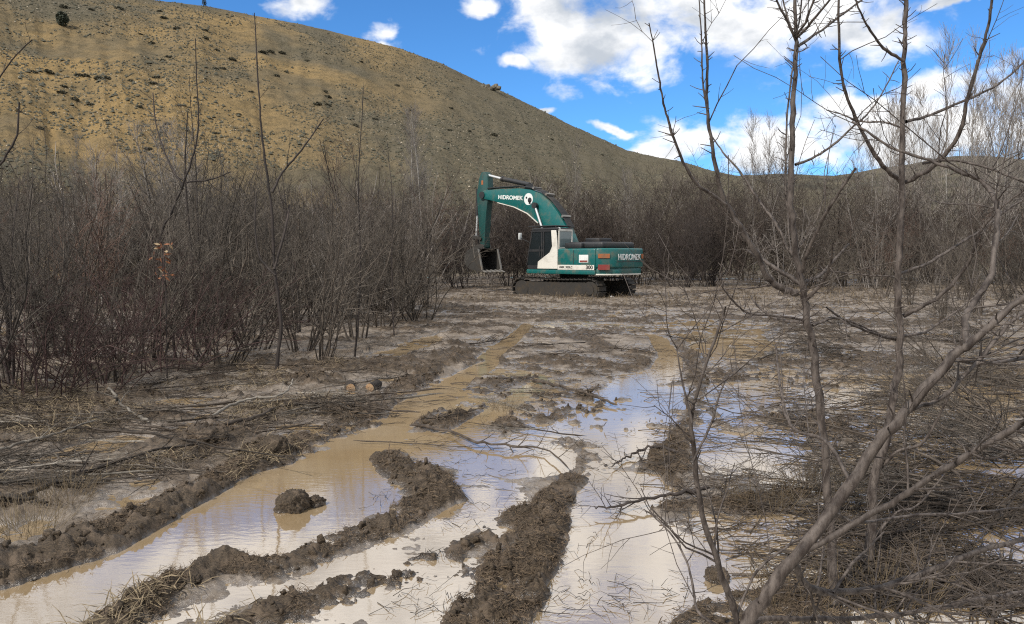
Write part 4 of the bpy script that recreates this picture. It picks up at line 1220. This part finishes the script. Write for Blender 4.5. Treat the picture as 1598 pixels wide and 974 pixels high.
for tail, poly, cnt, yc, ys in AREAS:
    xs = [p[0] for p in poly]; ys_ = [p[1] for p in poly]; lst = []
    while len(lst) < cnt:
        px, py = rng.uniform(min(xs), max(xs)), rng.uniform(min(ys_), max(ys_))
        if not in_poly(np.array([px]), np.array([py]), poly)[0]:
            continue
        g = gp(px, py); k = int(rng.randint(8))
        if 'trunk' in tail and k in (3, 5) and rng.rand() < .7:
            k = 6
        s = rng.uniform(.55, 1.0) * (.55 if 'between' in tail or 'right rut' in tail else 1.0)
        o = lay(k, (g.x, g.y, max(ground_z(g.x, g.y), 0) + .015), yc + rng.normal(0, ys) + (math.pi if rng.rand() < .4 else 0), s, rng.normal(0, .02))
        lst.append((px, o))
    lst.sort(key=lambda a: a[0])
    for i, (px, o) in enumerate(lst):
        look = 'pale bleached' if o.data.materials[0] is m_bleach else 'dark'
        tag(o, f'{look} fallen branch {tail}, {ordinal(i)} from the left', 'branch', 'fallen branches ' + tail)

# whole cut shrubs thrown down on the right
CUT = [(1480, 790, 1.9, 2.9), (1580, 730, 1.7, 2.6), (1340, 560, 1.8, 2.8), (1500, 600, 2.2, .2), (1560, 540, 2.2, 2.7), (1540, 660, 2.0, 3.4)]
CUT.sort()
for i, (px, py, h, rz) in enumerate(CUT):
    o = shrubs.place(i % 6, ground_loc(px, py) + Vector((0, 0, .12)), 0, h / 3.6)
    o.rotation_euler = (Matrix.Rotation(rz, 4, 'Z') @ Matrix.Rotation(R(rng.uniform(68, 82)), 4, 'Y') @ Matrix.Rotation(rng.uniform(0, 6), 4, 'Z')).to_euler()
    tag(o, f'cut shrub thrown down in the brush on the right, {ordinal(i)} from the left', 'cut shrub', 'cut shrubs lying on the right')

# a few that stand out, traced
def fallen_traced(label, pts, d0, d1, mat, dz=(0.03, 0.03), tw=3):
    G3 = []
    for i, (px, py) in enumerate(pts):
        g = gp(px, py, np.interp(i, [0, len(pts) - 1], dz)); G3.append((g.x, g.y, max(g.z, ground_z(g.x, g.y) + .02)))
    P, Rd = smooth_path(G3, [d0 / 2 * G3[0][1] / F, d1 / 2 * G3[-1][1] / F], 26)
    P = P + rng.normal(size=P.shape) * np.array([.006, .012, .005]); Rd = Rd * rng.uniform(.8, 1.2, Rd.shape) * .8; Rd[0, 0] *= .3; Rd[0, -1] *= .3
    T_ = Twigs().add(P, Rd, 7)
    if tw:
        A, Ar = sprout(P, Rd, tw, (.3, .95), (25, 55), .35, .05, 5, .5, .12, .0025); T_.add(A, Ar, 4)
        B, Br = sprout(A, Ar, 3, (.2, .9), (25, 60), .12, .05, 3, .6, .12, .002); T_.add(B, Br)
    tag(link('fallen_branch', T_.mesh('fallen_branch'), mat), label, 'branch', 'branches that stand out on the ground')


fallen_traced('short pale bare stick sticking up on the left bank', [(232, 664), (207, 644), (186, 628), (180, 618), (169, 605)], 7, 5, m_bleach, (.05, .32), 2)
fallen_traced('long dark pole reaching from the left edge toward the mud lumps', [(-20, 770), (30, 775), (90, 752), (160, 728), (240, 706), (310, 692)], 11, 5, m_cut, (.08, .1), 5)
fallen_traced('dark stub of a pole at the left edge in front of the long one', [(-20, 768), (25, 776), (75, 782)], 10, 6, m_cut, (.12, .08), 0)
fallen_traced('pale forked branch at the left edge by the small puddle', [(-10, 705), (40, 690), (90, 675), (150, 655)], 8, 3, m_bleach, (.08, .14), 5)
fallen_traced('thick bent dead branch on the bank beside the sawn logs', [(350, 668), (400, 650), (450, 632), (500, 632), (560, 640)], 9, 4, m_cut, (.1, .1), 4)
fallen_traced('long thin pale branch slanting over the left bank', [(330, 648), (380, 625), (440, 615), (458, 590)], 6, 3, m_bleach, (.1, .2), 4)
fallen_traced('thorny dark branch lying across the shallow pool in the middle', [(640, 662), (700, 672), (745, 690), (800, 697), (850, 700), (890, 735)], 6, 3, m_cut, (.04, .05), 9)
fallen_traced('straight dark pole lying on the mud between the ruts', [(828, 592), (870, 602), (920, 618), (965, 632)], 7, 4, m_cut, (.04, .04), 5)
fallen_traced('dark thorny branch jutting into the right rut', [(1110, 760), (1060, 770), (1010, 778), (960, 790), (925, 792)], 8, 3, m_dark, (.08, .05), 9)
fallen_traced('arched thorny twig standing in the water of the right rut', [(1060, 715), (1020, 706), (980, 712), (955, 728)], 6, 3, m_dark, (.03, .03), 6)

# loose twigs and trash wood, uncountable
def litter(name, label, n, region, mat, L=(.08, .5), r=.0035, yaw=.8):
    xs = [p[0] for p in region]; ys_ = [p[1] for p in region]
    pts = []
    while sum(len(p) for p in pts) < n:
        px = rng.uniform(min(xs), max(xs), n); py = rng.uniform(min(ys_), max(ys_), n)
        m = in_poly(px, py, region); pts.append(np.stack([px[m], py[m]], 1))
    q = np.concatenate(pts)[:n]
    Y = CAMZ * F / (q[:, 1] - HZ); X = (q[:, 0] - W / 2) / F * Y
    cl = fbm(X * .9, Y * .9, 3, 41) > -.28
    X, Y = X[cl], Y[cl]; n = len(X)
    a = rng.normal(.1, yaw, n); Ln = rng.uniform(*L, n)
    d = np.stack([np.cos(a), np.sin(a)], 1)
    P = []
    for s in np.linspace(-.5, .5, 4):
        xx = X + d[:, 0] * Ln * s + rng.normal(0, .02, n) * Ln; yy = Y + d[:, 1] * Ln * s + rng.normal(0, .06, n) * Ln
        zz = np.maximum(relief(xx, yy)[0], 0) + rng.uniform(.0, .03, n)
        P.append(np.stack([xx, yy, zz], 1))
    rr = r * rng.uniform(.6, 1.5, n)
    tag(link(name, Twigs().add(np.stack(P, 1), rr[:, None] * np.array([1, .9, .75, .5])[None]).mesh(name), mat), label, kind='stuff')


litter('twig_litter', 'broken twigs strewn over the mud', 3600, [(-100, 600), (560, 560), (720, 480), (1150, 470), (1650, 470), (1650, 960), (1250, 960), (1060, 800), (1000, 600), (800, 600), (600, 660), (300, 760), (-100, 800)], m_cut)
litter('twig_litter', 'dense broken twigs in the cut brush', 2000, [(1060, 470), (1650, 480), (1650, 970), (1330, 960), (1270, 780), (1200, 600)], m_cut, (.15, .9), .0038, 1.0)
litter('twig_litter', 'sparse dark twigs on the wet mud in the middle', 900, [(440, 980), (620, 720), (760, 560), (1060, 520), (1120, 980)], m_cut, (.03, .2), .0016, 1.2)

# trampled dead grass fibres on the turned-up ridges
def fibres(name, label, n, weight, mat, L=(.03, .10), w=.0022, lift=.5, ymax=13):
    sel = weight.ravel() * (gy.ravel() < ymax) * (np.abs(gx.ravel()) < .75 * gy.ravel() + .3)
    area = (gx.ravel() ** 2 + gy.ravel() ** 2)
    p = sel * area ** .55; p = p / p.sum()
    i = rng.choice(len(p), n, p=p)
    X = gx.ravel()[i] + rng.normal(0, .012, n); Y = gy.ravel()[i] + rng.normal(0, .02, n); Z = gh.ravel()[i] + .004
    a = rng.uniform(0, 2 * math.pi, n); e = np.abs(rng.normal(0, lift, n)); Ln = rng.uniform(*L, n)
    d = np.stack([np.cos(a) * np.cos(e), np.sin(a) * np.cos(e), np.sin(e) - .12], 1) * Ln[:, None]
    s = np.stack([-np.sin(a), np.cos(a), rng.normal(0, .5, n)], 1) * (w * rng.uniform(.6, 1.5, n))[:, None]
    b = np.stack([X, Y, Z], 1); mid = b + d * .55 + np.array([0, 0, .012]) * Ln[:, None] * 8
    V = np.stack([b - s, b + s, mid + s, mid - s, b + d + s * .3, b + d - s * .3], 1).reshape(-1, 3)
    k = np.arange(n)[:, None] * 6
    Fq = np.concatenate([k + np.array([[0, 1, 2, 3]]), k + np.array([[3, 2, 4, 5]])])
    tag(link(name, np_mesh(name, V, Fq), mat), label, kind='stuff')


def straw(name, c1, c2):
    m, t, bs = material(name)
    geo = t.n('ShaderNodeNewGeometry').outputs['Position']
    t.put(bs.inputs['Base Color'], t.mix(t.ss(t.noise(geo, 40, 3, .6), .3, .7), c1, c2)); bs.inputs['Roughness'].default_value = .8
    return m


m_fib = straw('dark_root_fibre', (.035, .022, .013), (.13, .090, .052))
m_straw = straw('pale_straw', (.095, .07, .04), (.24, .185, .11))
m_tuft = straw('dead_sedge', (.06, .042, .024), (.17, .125, .07))
hum_w = np.clip(ghum - .3, 0, 1) * (gh > .01)
far_h = hum_w * sstep(gy, 6, 8)
fibres('root_fibre', 'dark trampled stalks matted over the mud further back', 16000, far_h, m_fib, (.06, .2), .003, .45, 40)
fibres('root_fibre', 'dark trampled roots and grass on the mud ridges', 40000, hum_w * (gy < 9) * (fbm(gx * 3, gy * 3, 2, 53) > -.1), m_fib, (.015, .06), .0013, .32)
bank_w = sstep(-gx - .16 * gy, .2, 1.2) * (gh > .02)
fibres('dry_grass', 'flattened pale straw on the left bank', 9000, bank_w * (fbm(gx * 1.1, gy * 1.1, 2, 51) > .1), m_straw, (.06, .2), .0022, .35, 12)
far_w = sstep(gy, 22, 30) * (gh > .0) * (fbm(gx * .3, gy * .3, 2, 52) > -.15)
fibres('dry_grass', 'low dead grass around the excavator', 11000, far_w, m_tuft, (.12, .38), .005, .7, 44)


def tuft(px, py, n, h, mat, spread=.12):
    g = gp(px, py); zb = ground_z(g.x, g.y)
    P, Rd = stems(n, spread, h, 50, 5, r0=.0022, wob=.1, up=-.06, tip=.3)
    return link('grass_tuft', Twigs().add(P, Rd, 3).mesh('grass_tuft'), mat), (g.x, g.y, max(zb, 0))


for px, py, n, h, s, lab in [(1190, 790, 130, .36, .20, 'tuft of dead grass by the water right of the right rut'), (1270, 765, 160, .38, .18, 'tuft of dead grass at the foot of the forked thorny sapling'), (40, 830, 150, .35, .18, 'pale grass tuft at the left edge of the bank'), (100, 790, 120, .3, .16, 'smaller pale grass tuft right of the one at the left edge'),
                             (1380, 935, 120, .32, .25, 'wide grass tuft in the lower right corner'), (1230, 945, 90, .26, .2, 'grass tuft at the foot of the slanting trunk'), (785, 640, 60, .3, .12, 'upright dead stalks between the two ruts'), (1410, 610, 90, .4, .15, 'yellowish grass tuft behind the slanting trunk'), (1165, 470, 120, .9, .5, 'tall dead reeds at the edge of the right thicket'), (820, 520, 70, .6, .25, 'dead weeds in the middle of the track')]:
    o, loc = tuft(px, py, n, h, m_tuft if lab[0] != 'p' else m_straw, s); o.location = loc
    tag(o, lab, 'grass tuft', 'tufts of dead grass')

# crumbs of mud along the ridges, uncountable
bm = bmesh.new(); bmesh.ops.create_icosphere(bm, subdivisions=2, radius=1); bm.verts.ensure_lookup_table()
iv = np.array([v.co[:] for v in bm.verts]); itri = np.array([[v.index for v in f.verts] for f in bm.faces]); bm.free()
wt = np.clip(ghum - .45, 0, 1).ravel() * (gy.ravel() < 11) * (np.abs(gx.ravel()) < .75 * gy.ravel() + .3) * (gh.ravel() > .0) * (gx.ravel() ** 2 + gy.ravel() ** 2) ** .8
ii = rng.choice(wt.size, 1500, p=wt / wt.sum()); VV, FF = [], []
for n, q in enumerate(ii):
    r = .006 + .018 * rng.rand() ** 2.5
    k = 1 + .7 * fbm(iv[:, 0] * 1.6 + n, iv[:, 1] * 1.6 + iv[:, 2], 3, n % 40, .6)[:, None]
    VV.append(iv * k * r * rng.uniform(.6, 1.5, (1, 3)) + np.array([gx.ravel()[q], gy.ravel()[q], gh.ravel()[q] + r * .2])); FF.append(itri + n * len(iv))
me = np_mesh('mud', np.concatenate(VV), np.concatenate(FF)); at_ = me.attributes.new('humus', 'FLOAT', 'POINT'); at_.data.foreach_set('value', np.full(len(me.vertices), .9, np.float32))
tag(link('mud_crumb', me, m_mud), 'loose crumbs of mud on the ridges', kind='stuff')

# mud clods, logs
def clod(px, py, r, label, squash=.75, seed=1, parent_off=None):
    g = gp(px, py); bm = bmesh.new(); bmesh.ops.create_icosphere(bm, subdivisions=5, radius=r)
    co = np.array([v.co[:] for v in bm.verts]); nrm = co / r
    k = fbm(nrm[:, 0] * 2.2 + nrm[:, 2], nrm[:, 1] * 2.2 - nrm[:, 2], 4, seed, .55) * .22 + np.abs(fbm(nrm[:, 0] * 8 + nrm[:, 2] * 3, nrm[:, 1] * 8 - nrm[:, 2] * 5, 3, seed + 5)) * .16
    for v, q in zip(bm.verts, k):
        v.co *= 1 + q; v.co.z *= squash
    me = bpy.data.meshes.new('mud_clod'); bm.to_mesh(me); bm.free()
    for p in me.polygons:
        p.use_smooth = True
    at_ = me.attributes.new('humus', 'FLOAT', 'POINT'); at_.data.foreach_set('value', np.ones(len(me.vertices), np.float32))
    o = link('mud_clod', me, m_mud); o.location = (g.x, g.y, max(ground_z(g.x, g.y), 0) + r * squash * .45)
    o.rotation_euler.z = seed
    return tag(o, label, 'mud clod', 'clods of turned-up mud')


clod(458, 795, .105, 'round mud clod standing in the big left puddle', .85, 2)
clod(492, 788, .062, 'small mud clod touching the round one in the puddle', .7, 3)
clod(330, 700, .14, 'dark mud lump on the left bank at the end of the long pole', .6, 4)
clod(430, 712, .12, 'dark mud lump at the corner of the left bank above the puddle', .7, 5)
clod(1118, 905, .06, 'small dark clod at the edge of the right pool', .7, 6)

m_end, t, bs = material('sawn_wood')
oc = t.n('ShaderNodeTexCoord').outputs['Object']
t.put(bs.inputs['Base Color'], t.mix(t.ss(t.noise(oc, 30, 4, .6), .3, .7), (.28, .15, .07), (.38, .27, .16))); bs.inputs['Roughness'].default_value = .7
for px, py, r, lab, rz in [(547, 612, .062, 'sawn log end, orange, left one of the two on the mud', .25), (577, 613, .058, 'sawn log end, paler, right one of the two on the mud', -.2)]:
    g = gp(px, py); root = empty('sawn_log', (g.x, g.y, max(ground_z(g.x, g.y), 0) + r * .75), rz)
    tag(root, lab, 'log', 'sawn logs on the mud')
    n = 14; y = np.linspace(0, .3, n)
    P = np.stack([rng.normal(0, .004, n), y, rng.normal(0, .004, n)], 1)[None]
    link('bark', Twigs().add(P, np.full((1, n), r) * rng.uniform(.95, 1.05, (1, n)), 18).mesh('bark'), m_cut, root)
    part('sawn_end', bm_tube((0, -.004, 0), (0, .02, 0), r * .93, 20), m_end, root)
m_trash, t, bs = material('white_plastic'); bs.inputs['Base Color'].default_value = (.75, .75, .74, 1)
for px, py, Y, lab in [(490, 415, 24, 'scrap of white plastic caught in the thicket left of the bucket'), (1553, 548, None, 'scrap of white paper in the brush at the right'), (955, 465, None, 'white stone on the ground before the excavator tracks')]:
    p = at(px, py, Y) if Y else gp(px, py) + Vector((0, 0, .05))
    bm = bmesh.new(); bmesh.ops.create_icosphere(bm, subdivisions=2, radius=.06 if Y or px < 1000 else .02)
    for v in bm.verts:
        v.co *= rng.uniform(.6, 1.25); v.co.z *= .6
    o = part('white_scrap', bm, m_trash, None); o.location = p; tag(o, lab, 'scrap')

# ------------------------------------------------------------------ scrub and stones on the hill
m_scrub = straw('hill_scrub', (.030, .030, .018), (.075, .068, .040)); m_jun = straw('juniper', (.012, .018, .010), (.035, .045, .022))


def make_scrub(n, rz, mat, name='scrub_bush'):
    v = unit(rng.normal(size=(n, 3))); rad = rng.rand(n, 1) ** .4
    c = v * rad * np.array([1, 1, rz]); c[:, 2] = np.abs(c[:, 2]) if rz < 1 else c[:, 2] + rz * .85
    a = unit(rng.normal(size=(n, 3))); b = unit(np.cross(a, rng.normal(size=(n, 3)))); s = rng.uniform(.10, .24, (n, 1))
    V = np.stack([c - a * s, c + b * s * .6, c + a * s, c - b * s * .6], 1).reshape(-1, 3)
    return link(name, np_mesh(name, V, np.arange(4 * n).reshape(-1, 4), False), mat)


sb = [make_scrub(230, .6, m_scrub), make_scrub(200, .7, m_scrub), make_scrub(260, .5, m_scrub)]
sbu = [False] * 3
HB = [(97, 6, 15), (185, 10, 13), (249, 15, 9), (256, 24, 13), (274, 42, 12), (217, 51, 9), (234, 65, 11), (261, 85, 12), (252, 91, 10), (319, 58, 11), (318, 44, 9), (337, 75, 10), (359, 89, 14), (334, 104, 11), (345, 104, 11), (408, 77, 16), (422, 78, 12), (439, 79, 13), (478, 92, 9), (429, 117, 10),
      (118, 114, 14), (128, 116, 14), (149, 117, 16), (163, 119, 13), (69, 108, 17), (44, 108, 13), (91, 130, 13), (90, 141, 16), (200, 125, 10), (234, 127, 14), (241, 117, 14), (110, 152, 14), (136, 158, 13), (212, 162, 11), (51, 198, 14), (224, 227, 15), (254, 191, 14), (369, 176, 10), (508, 146, 15), (495, 158, 15), (509, 160, 13), (444, 110, 9), (142, 12, 11),
      (619, 131, 10), (702, 166, 8), (770, 208, 13), (733, 204, 8), (700, 201, 10), (505, 140, 10), (553, 193, 12), (584, 182, 10), (20, 170, 12), (75, 175, 11), (160, 186, 10), (330, 205, 11), (300, 150, 9), (390, 140, 9), (565, 95, 7), (650, 120, 7), (820, 190, 8), (860, 215, 8), (900, 225, 8), (640, 170, 8), (940, 240, 7)]
band = {}
for n, (px, py, s) in enumerate(HB):
    p = hill_point(px, py + s * .4); k = n % 3
    o = sb[k].copy() if sbu[k] else sb[k]
    if sbu[k]:
        COL.objects.link(o)
    sbu[k] = True
    q = s / 2 * p.y / F * 1.05
    o.location = p - Vector((0, 0, .1)); o.scale = (q, q, q); o.rotation_euler.z = rng.uniform(0, 6)
    band.setdefault(0 if py < 70 else 1 if py < 135 else 2, []).append((px, o))
for b, lst in band.items():
    lst.sort(key=lambda a: a[0])
    for i, (px, o) in enumerate(lst):
        tag(o, f"{ordinal(i)} dark scrub bush from the left {['high on the hillside', 'halfway up the hillside', 'low on the hillside above the thicket'][b]}", 'bush', 'scrub bushes on the hillside')
jp = hill_point(96, 40)
jr = empty('juniper_tree', jp); tag(jr, 'dark green juniper tree standing alone high on the hillside', 'tree')
q = 10.5 * jp.y / F
cr = make_scrub(900, 1.3, m_jun, 'crown'); cr.parent = jr; cr.scale = (q * .85, q * .85, q * .85)
part('trunk', bm_tube((0, 0, -.3), (0, 0, q * .8), .10, 8), m_dark, jr)
jp = hill_point(320, 10)
o = make_scrub(300, 1.2, m_jun, 'juniper_tree'); o.location = jp; o.scale = (.62, .62, .7); tag(o, 'tiny juniper tree on the skyline of the hill', 'tree')

# uncountable tufts and stones over the slope
def on_hill(n, cl, tmax=1.0):
    j = rng.randint(0, na - 1, n * 3); k = (rng.rand(n * 3) ** .9 * (nr - 1) / 1.6 * tmax).astype(int)
    fj = rng.rand(n * 3); fk = rng.rand(n * 3)
    g = lambda A: A[k, j] * (1 - fj) * (1 - fk) + A[k, j + 1] * fj * (1 - fk) + A[k + 1, j] * (1 - fj) * fk + A[k + 1, j + 1] * fj * fk
    X, Y, Z = g(HX), g(HY), g(HZt)
    m = (fbm(X * .06, Y * .06, 4, 61) + .25 * fbm(X * .3, Y * .3, 2, 62) > cl) & (pxs[j] > -150) & (pxs[j] < 1300)
    return np.stack([X, Y, Z], 1)[m][:n]


p = on_hill(22000, -.3); n = len(p)
u = unit(rng.normal(size=(n, 3))); s = rng.uniform(.08, .26, (n, 1)) * (1 + (rng.rand(n, 1) > .93) * .8)
a = rng.uniform(0, 6.28, n); d1 = np.stack([np.cos(a), np.sin(a), np.zeros(n)], 1); d2 = np.stack([-np.sin(a), np.cos(a), np.zeros(n)], 1); zz = np.array([[0, 0, 1.]])
V = np.stack([p - d1 * s, p - d2 * s, p + d1 * s, p + d2 * s, p + zz * s * 1.1], 1).reshape(-1, 3); k = np.arange(n)[:, None] * 5
Ft = np.concatenate([k + np.array([[i, (i + 1) % 4, 4]]) for i in range(4)])
tag(link('hill_grass', np_mesh('hill_grass', V, Ft, False), m_scrub), 'sparse grey tufts scattered over the slope', kind='stuff')
m_stone = straw('pale_stone', (.20, .165, .115), (.38, .33, .25))
p = on_hill(5200, -.1); n = len(p); s = rng.uniform(.04, .13, (n, 1)) * (1 + (rng.rand(n, 1) > .97) * 1.0)
V = np.stack([p - d1[:n] * s, p - d2[:n] * s, p + d1[:n] * s, p + d2[:n] * s, p + zz * s * 1.2], 1).reshape(-1, 3); k = np.arange(n)[:, None] * 5
Ft = np.concatenate([k + np.array([[i, (i + 1) % 4, 4]]) for i in range(4)])
tag(link('hill_gravel', np_mesh('hill_gravel', V, Ft, False), m_stone), 'pale stones scattered over the slope', kind='stuff')
# outcrop on the skyline
rk = empty('rock_outcrop', hill_point(765, 140)); tag(rk, 'small rock outcrop on the skyline of the hill', 'rock')
m_rock = straw('dark_rock', (.07, .06, .042), (.14, .12, .085))
for i in range(7):
    bm = bmesh.new(); bmesh.ops.create_icosphere(bm, subdivisions=2, radius=.9)
    for v in bm.verts:
        v.co *= rng.uniform(.7, 1.2)
    o = part('boulder', bm, m_rock, rk); o.location = (-2.2 + i * .8, rng.uniform(-.5, .5), rng.uniform(-.4, .5)); o.scale = (1, 1, rng.uniform(.7, 1.3))
